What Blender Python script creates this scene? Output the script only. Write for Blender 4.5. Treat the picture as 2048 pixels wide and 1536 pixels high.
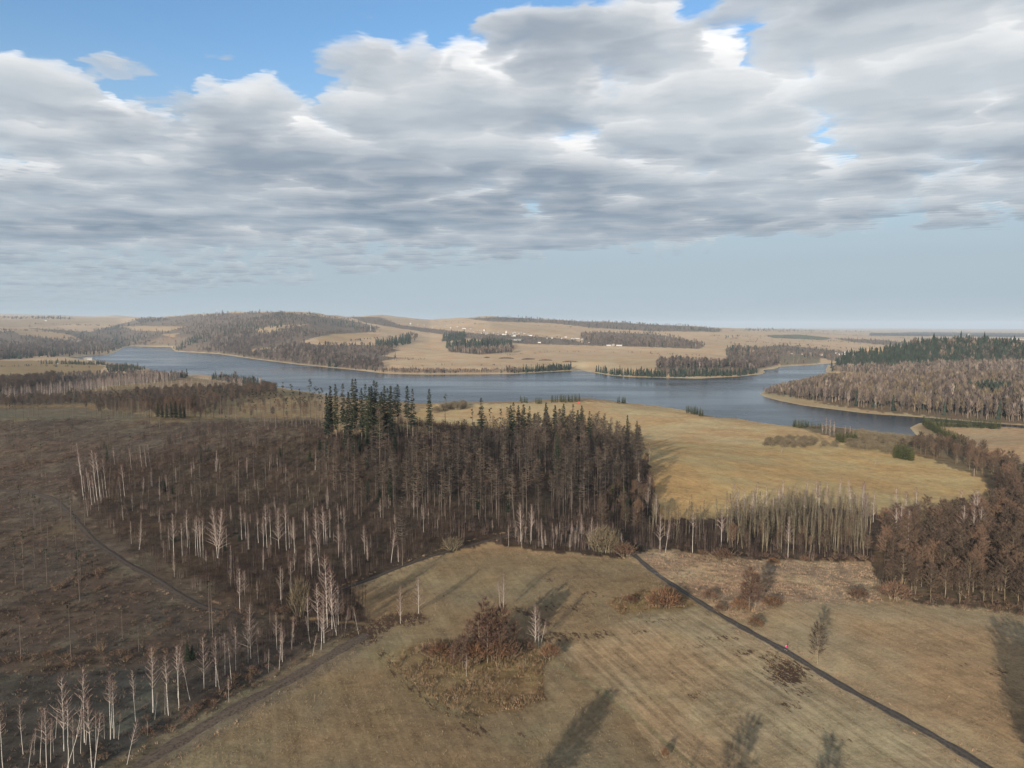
import bpy, math
import numpy as np

R = math.radians
rng = np.random.default_rng(11)
scene = bpy.context.scene
for o in list(bpy.data.objects):
    bpy.data.objects.remove(o)

# ------------------------------------------------------------------ camera, sky, sun, exposure
F, CX, CY = 1470.0, 1024.0, 768.0          # focal length in photograph pixels, picture centre
CAM_H, HORIZ = 100.0, 652.0                # metres above the near meadow, horizon row
PITCH = math.atan((CY - HORIZ) / F)
cam = bpy.data.cameras.new('camera')
cam.sensor_width = 36.0
cam.lens = F / 2048.0 * 36.0
cam.clip_start, cam.clip_end = 1.0, 80000.0
cam_ob = bpy.data.objects.new('camera', cam)
cam_ob.location = (0, 0, CAM_H)
cam_ob.rotation_euler = (R(90) - PITCH, 0, 0)
scene.collection.objects.link(cam_ob)
scene.camera = cam_ob

SUN_EL, SUN_AZ = 14.0, 26.0                # the light travels towards 26 degrees right of the view
sun = bpy.data.lights.new('sun', 'SUN')
sun.energy = 5.0
sun.angle = R(0.5)
sun.color = (1.0, 0.88, 0.72)
sun_ob = bpy.data.objects.new('sun', sun)
sun_ob.rotation_euler = (R(90 - SUN_EL), 0, R(-SUN_AZ))
scene.collection.objects.link(sun_ob)

scene.render.engine = 'CYCLES'
cy = scene.cycles
cy.max_bounces, cy.diffuse_bounces, cy.glossy_bounces = 5, 2, 2
cy.transmission_bounces, cy.volume_bounces, cy.transparent_max_bounces = 2, 0, 4
cy.use_denoising = True
cy.denoiser = 'OPENIMAGEDENOISE'
cy.denoising_input_passes = 'RGB_ALBEDO_NORMAL'
cy.caustics_reflective = cy.caustics_refractive = False
cy.sample_clamp_indirect = 4.0
vs = scene.view_settings
vs.view_transform, vs.look, vs.exposure, vs.gamma = 'Standard', 'None', 0.79, 1.0
vs.use_curve_mapping = False


class NT:
    """small helper to write node maths as calls"""
    def __init__(s, tree):
        s.t = tree

    def n(s, kind, **kw):
        nd = s.t.nodes.new(kind)
        for k, v in kw.items():
            setattr(nd, k, v)
        return nd

    def put(s, sock, v):
        if isinstance(v, bpy.types.NodeSocket):
            s.t.links.new(v, sock)
        else:
            sock.default_value = v

    def m(s, op, a, b=None, c=None, clamp=False):
        nd = s.n('ShaderNodeMath', operation=op, use_clamp=clamp)
        for i, v in enumerate((a, b, c)):
            if v is not None:
                s.put(nd.inputs[i], v)
        return nd.outputs[0]

    def step(s, x, lo, hi, a=0.0, b=1.0):
        nd = s.n('ShaderNodeMapRange', interpolation_type='SMOOTHSTEP', clamp=True)
        for i, v in enumerate((x, lo, hi, a, b)):
            s.put(nd.inputs[i], v)
        return nd.outputs[0]

    def mix(s, f, a, b, mode='MIX'):
        nd = s.n('ShaderNodeMix', data_type='RGBA', blend_type=mode)
        s.put(nd.inputs[0], f)
        s.put(nd.inputs[6], a if not isinstance(a, tuple) else (*a, 1))
        s.put(nd.inputs[7], b if not isinstance(b, tuple) else (*b, 1))
        return nd.outputs[2]

    def xyz(s, x, y, z):
        nd = s.n('ShaderNodeCombineXYZ')
        for i, v in enumerate((x, y, z)):
            s.put(nd.inputs[i], v)
        return nd.outputs[0]

    def noise(s, vec, scale, detail=4.0, rough=0.5, dist=0.0, dim='3D'):
        nd = s.n('ShaderNodeTexNoise', noise_dimensions=dim)
        s.put(nd.inputs['Vector'], vec)
        nd.inputs['Scale'].default_value = scale
        nd.inputs['Detail'].default_value = detail
        nd.inputs['Roughness'].default_value = rough
        nd.inputs['Distortion'].default_value = dist
        return nd.outputs['Fac']


def build_sky():
    w = bpy.data.worlds.new('World')
    scene.world = w
    w.use_nodes = True
    w.cycles.sampling_method = 'MANUAL'
    w.cycles.sample_map_resolution = 512
    t = w.node_tree
    t.nodes.clear()
    N = NT(t)
    out = N.n('ShaderNodeOutputWorld')
    bg = N.n('ShaderNodeBackground')
    bg.inputs[1].default_value = 0.087
    t.links.new(bg.outputs[0], out.inputs[0])
    sky = N.n('ShaderNodeTexSky', sky_type='NISHITA', sun_disc=False)
    sky.sun_elevation = R(SUN_EL)
    sky.sun_rotation = R(SUN_AZ + 180)
    sky.altitude = 600
    sky.dust_density = 0.3
    sky.ozone_density = 2.0
    tc = N.n('ShaderNodeTexCoord')
    sep = N.n('ShaderNodeSeparateXYZ')
    t.links.new(tc.outputs['Generated'], sep.inputs[0])
    X, Y, Z = sep.outputs
    zc = N.m('MAXIMUM', Z, 0.012)
    px, py = N.m('DIVIDE', X, zc), N.m('DIVIDE', Y, zc)      # place on a flat cloud deck, one unit high
    wob = N.noise(N.xyz(px, py, 3.0), 0.25, 3.0)
    # the gap in the deck to the upper left and the deck's far edge

    def blob(cx, cy_, rx, ry):
        return N.m('EXPONENT', N.m('MULTIPLY', -1.0, N.m('ADD',
                   N.m('POWER', N.m('ABSOLUTE', N.m('DIVIDE', N.m('SUBTRACT', px, cx), rx)), 2.0),
                   N.m('POWER', N.m('ABSOLUTE', N.m('DIVIDE', N.m('SUBTRACT', py, cy_), ry)), 2.0))))
    hole = N.m('ADD', blob(-1.42, 2.15, 0.74, 0.80), N.m('MULTIPLY', blob(-0.05, 2.32, 0.40, 0.14), 0.5))
    edge = N.m('ADD', N.m('ADD', py, N.m('MULTIPLY', px, 0.08)), N.m('MULTIPLY', N.m('SUBTRACT', wob, 0.5), 6.0))
    gone = N.step(edge, 8.3, 9.6)
    thr0 = N.m('ADD', N.m('ADD', 0.335, N.m('MULTIPLY', hole, 0.56)), N.m('ADD', N.m('MULTIPLY', gone, 0.15), N.m('MULTIPLY', N.step(N.m('ADD', edge, N.m('MULTIPLY', px, 1.1)), 9.0, 15.0), 0.3)))
    tone = N.noise(N.xyz(N.m('MULTIPLY', px, 0.8), py, 9.0), 0.62, 5.0, 0.55, 0.3)
    # broad belts of thicker deck make the darker bases
    far = N.step(py, 2.5, 7.5)
    dark = N.mix(far, (1.75, 2.2, 2.75), (1.05, 1.55, 2.15))
    lite = N.mix(far, (3.5, 3.9, 4.25), (2.2, 2.7, 3.25))
    base = N.mix(N.step(tone, 0.36, 0.64), lite, dark)
    top = N.mix(far, (7.2, 7.1, 7.0), (4.7, 4.8, 4.9))
    # levels through the deck: grey at its base, sunlit at its tops, met in order by a rising ray
    wn = N.n('ShaderNodeTexNoise')
    wn.inputs['Scale'].default_value = 1.6
    wn.inputs['Detail'].default_value = 5.0
    wn.inputs['Roughness'].default_value = 0.6
    t.links.new(N.xyz(px, py, 0.0), wn.inputs['Vector'])
    wsc = N.n('ShaderNodeVectorMath', operation='SCALE')
    t.links.new(wn.outputs['Color'], wsc.inputs[0])
    wsc.inputs['Scale'].default_value = 0.5
    warp = wsc.outputs[0]
    T = None
    C = None
    nlev = 16
    for i in range(nlev):
        h = i / (nlev - 1.0)
        a = 1.0 + 0.34 * h
        v = N.xyz(N.m('MULTIPLY', N.m('ADD', px, N.m('MULTIPLY', py, 0.10)), a * 0.80), N.m('MULTIPLY', py, a), 0.12 * h + 4.3)
        n = N.noise(v, 0.9, 7.0, 0.55, 0.0)
        wv = N.n('ShaderNodeVectorMath', operation='ADD')
        t.links.new(v, wv.inputs[0])
        t.links.new(warp, wv.inputs[1])
        vo = N.n('ShaderNodeTexVoronoi', voronoi_dimensions='2D', feature='F1')
        vo.inputs['Scale'].default_value = 2.05
        vo.inputs['Detail'].default_value = 2.0
        vo.inputs['Roughness'].default_value = 0.5
        t.links.new(wv.outputs[0], vo.inputs['Vector'])
        n = N.m('SUBTRACT', N.m('ADD', N.m('MULTIPLY', n, 0.66), 0.42), N.m('MULTIPLY', vo.outputs['Distance'], 0.40))
        lo = N.m('ADD', thr0, 0.25 * h ** 1.25)
        al = N.step(n, lo, N.m('ADD', lo, 0.06))
        al = N.m('MULTIPLY', al, 0.62)
        thin = N.step(n, N.m('ADD', lo, 0.02), N.m('ADD', lo, 0.24), 1.0, 0.0)
        lit = N.mix(N.m('MINIMUM', N.m('ADD', min(1.0, 1.15 * h ** 0.85), N.m('MULTIPLY', thin, 0.26)), 1.0), base, top)
        if T is None:
            C = N.mix(al, (0, 0, 0), lit)
            T = N.m('SUBTRACT', 1.0, al)
        else:
            wgt = N.m('MULTIPLY', T, al)
            add = N.mix(wgt, (0, 0, 0), lit)
            C = N.mix(1.0, C, add, 'ADD')
            T = N.m('MULTIPLY', T, N.m('SUBTRACT', 1.0, al))
    # thin veil low in the sky
    veil = N.step(Z, 0.07, 0.36, 1.0, 0.0)
    clear = N.mix(N.m('MULTIPLY', veil, 1.0), N.mix(1.0, sky.outputs[0], (1.02, 1.22, 1.32), 'MULTIPLY'), (2.85, 3.55, 4.05))
    scl = N.n('ShaderNodeVectorMath', operation='SCALE')
    t.links.new(clear, scl.inputs[0])
    t.links.new(T, scl.inputs['Scale'])
    col = N.mix(1.0, C, scl.outputs[0], 'ADD')
    low = N.m('EXPONENT', N.m('MULTIPLY', N.m('MAXIMUM', Z, 0.0), -20.0))
    streak = N.noise(N.xyz(N.m('MULTIPLY', X, 2.2), N.m('MULTIPLY', Y, 2.2), N.m('MULTIPLY', Z, 38.0)), 1.0, 4.0)
    hazecol = N.mix(N.step(streak, 0.3, 0.7), (2.4, 3.0, 3.5), (2.75, 3.35, 3.75))
    col = N.mix(low, col, hazecol)
    t.links.new(col, bg.inputs[0])

build_sky()

# ------------------------------------------------------------------ projection helpers
cP, sP = math.cos(PITCH), math.sin(PITCH)


def project(x, y, z):
    w = z - CAM_H
    dep = y * cP - w * sP
    dep = np.where(dep > 0.5, dep, 0.5)
    return CX + F * x / dep, CY - F * (y * sP + w * cP) / dep


def az_px(x, y):
    """column at which the vertical plane through a point is seen (row of the horizon)"""
    return CX + F * x / (np.maximum(y, 1e-3) * cP) * 1.0


def ray(px, py):
    dx, u = (px - CX) / F, (CY - py) / F
    return dx, cP + u * sP, -sP + u * cP


# ------------------------------------------------------------------ lake outline (on the water plane)
WATER = -12.0
LAKE_PX = [
    # north shore from the left-hand end
    (137, 715), (219, 709), (236, 702), (248, 695), (262, 692.5), (342, 694), (350, 703), (437, 708), (506, 718), (595, 729), (700, 739),
    (751, 745), (775, 747.5), (854, 749), (1028, 748), (1093, 744), (1144, 741.5), (1153, 738), (1160, 738), (1172, 743), (1223, 751), (1260, 754), (1400, 757),
    (1479, 753), (1524, 748), (1530, 744.5), (1526, 740), (1555, 736.6), (1558, 733.5), (1621, 730), (1663, 727), (1680, 725.5), (1684, 727),
    (1656, 730), (1652, 738), (1653, 745), (1704, 749), (1764, 752.5), (1859, 752.5), (2048, 754), (2300, 756),
    # the arm behind the right-hand wood, back along its other side
    (2300, 766), (2048, 763), (1860, 764), (1760, 768), (1640, 772), (1560, 778), (1528, 783), (1518, 787.5), (1530, 794), (1558, 801.5), (1606, 811),
    (1669, 819), (1732, 827), (1849, 835), (1960, 845), (2048, 851), (2300, 868),
    (2300, 876), (2048, 857), (1960, 851), (1875, 843), (1838, 846), (1819, 855), (1834, 873), (1830, 878), (1800, 876), (1758, 869.5), (1710, 858), (1645, 850),
    (1584, 853), (1512, 844), (1478, 837), (1406, 833), (1370, 820), (1308, 811), (1247, 805), (1158, 802), (1060, 803), (984, 807), (871, 808), (837, 806),
    (740, 800), (640, 788), (560, 775), (533, 771), (485, 756), (424, 754), (376, 751), (350, 748), (300, 741), (297, 736.5), (262, 729), (215, 724), (190, 720), (160, 719)]


def on_plane(px, py, z):
    dx, dy, dz = ray(px, py)
    t = (z - CAM_H) / dz
    return dx * t, dy * t


LAKE = np.array([on_plane(a, b, WATER) for a, b in LAKE_PX])


def inside(poly, x, y):
    poly = np.asarray(poly, float)
    res = np.zeros(x.shape, bool)
    x1, y1 = poly[:, 0], poly[:, 1]
    x2, y2 = np.roll(x1, -1), np.roll(y1, -1)
    lo_x, hi_x, lo_y, hi_y = x1.min(), x1.max(), y1.min(), y1.max()
    sel = (x >= lo_x) & (x <= hi_x) & (y >= lo_y) & (y <= hi_y)
    if not sel.any():
        return res
    xs, ys = x[sel], y[sel]
    r = np.zeros(xs.shape, bool)
    for a, b, c, d in zip(x1, y1, x2, y2):
        if b == d:
            continue
        k = (b > ys) != (d > ys)
        r ^= k & (xs < (c - a) * (ys - b) / (d - b) + a)
    res[sel] = r
    return res


def dist_poly(poly, x, y):
    best = np.full(x.shape, 1e12)
    n = len(poly)
    for i in range(n):
        ax, ay = poly[i]
        bx, by = poly[(i + 1) % n]
        ex, ey = bx - ax, by - ay
        t = np.clip(((x - ax) * ex + (y - ay) * ey) / (ex * ex + ey * ey + 1e-9), 0, 1)
        best = np.minimum(best, (x - ax - t * ex) ** 2 + (y - ay - t * ey) ** 2)
    return np.sqrt(best)


def smooth(t):
    t = np.clip(t, 0, 1)
    return t * t * (3 - 2 * t)


HILLS = [  # x, y, height, spread x, spread y
    (-120, 455, 36, 140, 105), (-330, 560, 25, 190, 90), (70, 520, 10, 130, 130), (20, 260, 2.5, 90, 60), (260, 860, 7, 360, 200),
    (300, 420, -4, 120, 120), (-190, 300, 5, 110, 90), (1010, 1760, 52, 420, 230), (640, 1180, 7, 190, 110), (-560, 620, 10, 200, 120), (-255, 545, 4, 45, 35), (-430, 575, 4, 60, 40), (-340, 530, 3, 30, 30), (-500, 600, 4, 50, 50)]
SKY_X = [-3000, -400, 0, 150, 240, 300, 420, 560, 620, 690, 760, 860, 980, 1100, 1250, 1420, 1500, 1700, 2048, 2500, 6000]
SKY_Y = [640, 634, 636, 637, 637, 637, 628, 624, 626, 634, 631, 639, 632, 639, 646, 655, 657, 661, 663, 663, 660]
SKY_D = [9000, 9000, 9000, 9000, 9500, 8000, 6500, 5200, 5200, 6000, 7000, 8000, 6200, 6500, 6500, 7000, 9500, 15000, 20000, 20000, 15000]
D0_X = [-3000, 0, 250, 345, 440, 600, 750, 1160, 1400, 1530, 1660, 1750, 2048, 6000]
D0_Y = [2600, 3300, 4300, 3300, 2950, 2200, 1800, 1850, 1650, 1900, 2400, 2500, 2500, 2500]
FAR2_X = [-3000, 0, 120, 190, 230, 270, 330, 700, 1450, 1600, 1800, 2048, 6000]
FAR2_Y = [640, 633, 634, 636, 633, 636, 640, 655, 658, 659, 659, 661, 660]


def height_exact(x, y):
    x = np.asarray(x, float)
    y = np.asarray(y, float)
    d = np.hypot(x, y)
    col = np.where(y > 1.0, CX + F * x / np.maximum(y, 1.0) / cP, np.where(x > 0, 6000, -3000))
    col = np.clip(col, -3000, 6000)
    z = np.zeros_like(d)
    for hx, hy, a, sx, sy in HILLS:
        z += a * np.exp(-((x - hx) / sx) ** 2 - ((y - hy) / sy) ** 2)
    z += 1.1 * np.sin(x / 37.0 + 1.3) * np.sin(y / 43.0) + 0.35 * np.sin(x / 11.0 + y / 17.0) * np.sin(y / 9.0 - x / 21.0)
    # rise beyond the lake up to the skyline
    D = np.interp(col, SKY_X, SKY_D)
    d0 = np.interp(col, D0_X, D0_Y)
    zs = CAM_H + D * (HORIZ - np.interp(col, SKY_X, SKY_Y)) / F
    t = np.clip((d - d0) / (D - d0), 0, None)
    tt = np.clip(t, 0, 1)
    prof = tt ** 1.25 * (1 - 0.12 * tt) / 0.88
    far = zs * prof
    z2 = CAM_H + 21000 * (HORIZ - np.interp(col, FAR2_X, FAR2_Y)) / F
    q = np.clip((d - D) / np.maximum(21000 - D, 4000), 0, 1.0)
    far = np.where(t > 1, zs + (z2 - zs) * smooth(q) - 22 * np.sin(np.clip(q * 5, 0, 1) * math.pi * 0.5) * (1 - q), far)
    z = z + far
    und = 5.0 * np.sin(x / 210.0 + 0.7) * np.sin(y / 260.0) + 3.5 * np.sin(x / 97.0 - y / 143.0) + 2.0 * np.sin(x / 61.0 + y / 77.0)
    z = z + und * smooth((d - d0 - 100) / 900.0) * smooth((9000 - d) / 3000.0)
    # lake basin
    dl = dist_poly(LAKE, x, y)
    ins = inside(LAKE, x, y)
    w = np.where(d > 1500, 90.0, 130.0)
    u = np.clip(dl / w, 0, 1)
    s = 0.18 * u + 0.82 * smooth(u)
    zo = WATER + (np.maximum(z, WATER + 2.5) - WATER) * s
    zi = WATER - np.minimum(4.0, 0.08 * dl)
    return np.where(ins, zi, zo)


# the terrain is built on a fan of columns and rows seen from the viewpoint; everything stands on that same sheet
COLS_PX = np.arange(-280, 2331, 4.4)
AZ_D = np.arctan((COLS_PX - CX) / F)
AZ_X = np.linspace(AZ_D[-1], AZ_D[0] + 2 * math.pi, 72)[1:-1]
AZ = np.concatenate([AZ_D, AZ_X])
RR = np.concatenate([[2, 20, 45, 70, 95, 115, 130], np.geomspace(140, 9000, 560), np.geomspace(9000, 36000, 40)[1:]])
_Rg, _Ag = np.meshgrid(RR, AZ, indexing='ij')
GX, GY = _Rg * np.sin(_Ag), _Rg * np.cos(_Ag)
GZ = height_exact(GX.ravel(), GY.ravel()).reshape(GX.shape)
_AZW = np.concatenate([AZ, [AZ[0] + 2 * math.pi]])
_GZW = np.concatenate([GZ, GZ[:, :1]], axis=1)


def height(x, y):
    x, y = np.asarray(x, float), np.asarray(y, float)
    r = np.hypot(x, y)
    a = np.arctan2(x, y)
    a = np.where(a < AZ[0], a + 2 * math.pi, a)
    i = np.clip(np.searchsorted(RR, r) - 1, 0, len(RR) - 2)
    j = np.clip(np.searchsorted(_AZW, a) - 1, 0, len(_AZW) - 2)
    u = np.clip((r - RR[i]) / (RR[i + 1] - RR[i]), 0, 1)
    v = np.clip((a - _AZW[j]) / (_AZW[j + 1] - _AZW[j]), 0, 1)
    return (1 - u) * ((1 - v) * _GZW[i, j] + v * _GZW[i, j + 1]) + u * ((1 - v) * _GZW[i + 1, j] + v * _GZW[i + 1, j + 1])


_ts = np.concatenate([np.geomspace(60, 12000, 900), np.geomspace(12000, 34000, 80)[1:]])


def ground(px, py):
    """point of the terrain seen at a photograph pixel"""
    dx, dy, dz = ray(px, py)
    X, Y, Zr = dx * _ts, dy * _ts, CAM_H + dz * _ts
    g = height(X, Y)
    g = np.maximum(g, WATER)
    k = np.nonzero(Zr < g)[0]
    if len(k) == 0:
        return None
    i = k[0]
    if i == 0:
        return np.array([X[0], Y[0], g[0]])
    a, b = Zr[i - 1] - g[i - 1], g[i] - Zr[i]
    f = a / (a + b + 1e-9)
    x, y = X[i - 1] + f * (X[i] - X[i - 1]), Y[i - 1] + f * (Y[i] - Y[i - 1])
    return np.array([x, y, float(height(np.array([x]), np.array([y]))[0])])


def ground_many(px, py):
    """the same for many pixels at once; pixels of the sky or the lake give nothing"""
    out = []
    for k in range(0, len(px), 3000):
        dx, dy, dz = ray(np.asarray(px[k:k + 3000], float), np.asarray(py[k:k + 3000], float))
        hd = np.hypot(dx, dy)
        a = np.arctan2(dx, dy)
        j = np.clip(np.searchsorted(_AZW, a) - 1, 0, len(_AZW) - 2)
        v = (a - _AZW[j]) / (_AZW[j + 1] - _AZW[j])
        prof = _GZW[:, j] * (1 - v) + _GZW[:, j + 1] * v
        gap = np.maximum(prof, WATER) - (CAM_H + (dz / hd)[None] * RR[:, None])
        hit = gap > 0
        i = np.argmax(hit, axis=0)
        ok = hit.any(axis=0) & (i > 0)
        n = np.arange(len(i))[ok]
        i = i[ok]
        g0, g1 = -gap[i - 1, n], gap[i, n]
        r = RR[i - 1] + g0 / (g0 + g1 + 1e-9) * (RR[i] - RR[i - 1])
        x, y = r * np.sin(a[ok]), r * np.cos(a[ok])
        z = height(x, y)
        out.append(np.stack([x, y, z], 1)[z > WATER + 0.5])
    return np.concatenate(out) if out else np.zeros((0, 3))


def top_height(p, py_top):
    """height of an upright thing at p whose top is seen on row py_top"""
    k = (CY - py_top) / F
    w = p[1] * (k * cP - sP) / (cP + k * sP)
    return CAM_H + w - p[2]


def under_top(px, py, H, lo=250.0, hi=900.0):
    """ground point at which an upright thing of height H has its top at the pixel"""
    ds = np.linspace(lo, hi, 400)
    dx, dy, dz = ray(px, py)
    s = ds / math.hypot(dx, dy)
    X, Y, Zr = dx * s, dy * s, CAM_H + dz * s
    g = height(X, Y) + H
    k = np.nonzero(g >= Zr)[0]
    i = int(k[0]) if len(k) else int(np.argmin(np.abs(g - Zr)))
    return np.array([X[i], Y[i], g[i] - H])


# ------------------------------------------------------------------ materials
def new_mat(name):
    m = bpy.data.materials.new(name)
    m.use_nodes = True
    N = NT(m.node_tree)
    b = m.node_tree.nodes['Principled BSDF']
    b.inputs['Roughness'].default_value = 0.9
    b.inputs['Specular IOR Level'].default_value = 0.15
    return m, N, b


def simple_mat(name, rgb, vary=0.35, scale=1.5, second=None, rough=0.9):
    """diffuse surface with grain in it and a shade of its own for each plant"""
    m, N, b = new_mat(name)
    geo = N.n('ShaderNodeNewGeometry')
    oi = N.n('ShaderNodeObjectInfo')
    n = N.noise(geo.outputs['Position'], scale, 3.0)
    c = N.mix(N.step(n, 0.3, 0.7), tuple(v * (1 - vary) for v in rgb), tuple(min(1, v * (1 + vary)) for v in rgb))
    if second:
        c = N.mix(N.step(oi.outputs['Random'], 0.45, 1.0), c, second)
    k = N.m('ADD', 0.78, N.m('MULTIPLY', oi.outputs['Random'], 0.44))
    nd = N.n('ShaderNodeVectorMath', operation='SCALE')
    N.put(nd.inputs[0], c)
    N.put(nd.inputs['Scale'], k)
    N.put(b.inputs['Base Color'], nd.outputs[0])
    b.inputs['Roughness'].default_value = rough
    return m


def birch_mat():
    m, N, b = new_mat('birch_bark')
    tc = N.n('ShaderNodeTexCoord')
    mp = N.n('ShaderNodeMapping')
    N.put(mp.inputs[0], tc.outputs['Object'])
    mp.inputs['Scale'].default_value = (1.2, 1.2, 4.5)
    n = N.noise(mp.outputs[0], 1.4, 3.0, 0.6)
    c = N.mix(N.step(n, 0.54, 0.66), (0.40, 0.375, 0.345), (0.055, 0.046, 0.042))
    N.put(b.inputs['Base Color'], c)
    b.inputs['Roughness'].default_value = 0.7
    return m


M = {
    'birch_bark': birch_mat(),
    'birch_limb': simple_mat('birch_limb', (0.2550, 0.2082, 0.1827), 0.2),
    'birch_twig': simple_mat('birch_twig', (0.1062, 0.0663, 0.0561), 0.3),
    'larch_bark': simple_mat('larch_bark', (0.085, 0.071, 0.060), 0.35, 2.5),
    'larch_twig': simple_mat('larch_twig', (0.0364, 0.0285, 0.0239), 0.4, 0.8, (0.0780, 0.0562, 0.0413)),  # bark and twigs darkened to carry the cloud shade over the hill wood
    'spruce_bark': simple_mat('spruce_bark', (0.15, 0.12, 0.10), 0.35, 2.5),
    'spruce_needle': simple_mat('spruce_needle', (0.016, 0.024, 0.015), 0.4, 0.7, (0.022, 0.027, 0.015)),
    'young_needle': simple_mat('young_needle', (0.040, 0.050, 0.018), 0.4, 0.8, (0.056, 0.056, 0.019)),
    'alder_bark': simple_mat('alder_bark', (0.1530, 0.1232, 0.0850), 0.3, 2.0),
    'alder_twig': simple_mat('alder_twig', (0.0665, 0.0477, 0.0361), 0.3, 0.7, (0.0978, 0.0612, 0.0425)),
    'aspen_bark': simple_mat('aspen_bark', (0.1742, 0.1513, 0.1003), 0.25, 1.5),
    'aspen_twig': simple_mat('aspen_twig', (0.0892, 0.0739, 0.0553), 0.3, 0.8),
    'willow_twig': simple_mat('willow_twig', (0.1105, 0.0875, 0.0578), 0.3, 0.8),
    'copse_twig': simple_mat('copse_twig', (0.0808, 0.0493, 0.0374), 0.3, 0.8),
    'meadow_blade': simple_mat('meadow_blade', (0.2125, 0.1573, 0.0978), 0.3, 1.0, (0.19, 0.14, 0.085)),
    'shrub_twig': simple_mat('shrub_twig', (0.0978, 0.0595, 0.0408), 0.3, 0.8),
    'rust_twig': simple_mat('rust_twig', (0.1105, 0.0595, 0.0340), 0.3, 0.8),
    'dead_bark': simple_mat('dead_bark', (0.085, 0.07, 0.06), 0.3, 2.0),
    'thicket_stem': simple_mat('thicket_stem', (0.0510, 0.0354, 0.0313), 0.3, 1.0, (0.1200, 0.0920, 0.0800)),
    'thicket_twig': simple_mat('thicket_twig', (0.0306, 0.0213, 0.0187), 0.35, 0.9),  # stems and twigs kept dark: the wood's cloud shade is in their colour
    'far_needle': simple_mat('far_needle', (0.019, 0.028, 0.021), 0.35, 0.1),
    'far_twig': simple_mat('far_twig', (0.0833, 0.0663, 0.0561), 0.3, 0.05, (0.12, 0.092, 0.073)),
    'far_birch': simple_mat('far_birch', (0.1700, 0.1360, 0.1148), 0.3, 0.05),
    'far_grey': simple_mat('far_grey', (0.0663, 0.0544, 0.0510), 0.3, 0.05, (0.095, 0.075, 0.068)),
    'dry_heath': simple_mat('dry_heath', (0.1445, 0.1105, 0.0748), 0.35, 1.0, (0.13, 0.09, 0.07)),
    'reed': simple_mat('reed', (0.155, 0.100, 0.055), 0.35, 1.0, (0.155, 0.118, 0.078)),
    'straw': simple_mat('straw', (0.2635, 0.1913, 0.1318), 0.3, 1.0, (0.26, 0.17, 0.11)),
    'heath': simple_mat('heath', (0.0723, 0.0527, 0.0425), 0.4, 1.0, (0.07, 0.066, 0.057)),
    'white_wall': simple_mat('white_wall', (0.37, 0.365, 0.35), 0.05),
    'grey_wall': simple_mat('grey_wall', (0.24, 0.225, 0.205), 0.1),
    'red_roof': simple_mat('red_roof', (0.20, 0.10, 0.075), 0.2),
    'grey_roof': simple_mat('grey_roof', (0.20, 0.185, 0.18), 0.2),
    'metal': simple_mat('metal', (0.55, 0.56, 0.58), 0.1, 1.0, None, 0.5),
    'red_cloth': simple_mat('red_cloth', (0.45, 0.05, 0.04), 0.1),
    'pink_cloth': simple_mat('pink_cloth', (0.80, 0.06, 0.22), 0.1, 6.0),
    'dark_cloth': simple_mat('dark_cloth', (0.03, 0.035, 0.045), 0.2, 6.0),
    'skin': simple_mat('skin', (0.55, 0.34, 0.26), 0.1, 6.0),
    'hair': simple_mat('hair', (0.07, 0.045, 0.03), 0.2, 20.0),
    'white_shoe': simple_mat('white_shoe', (0.75, 0.75, 0.75), 0.05),
}


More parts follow.
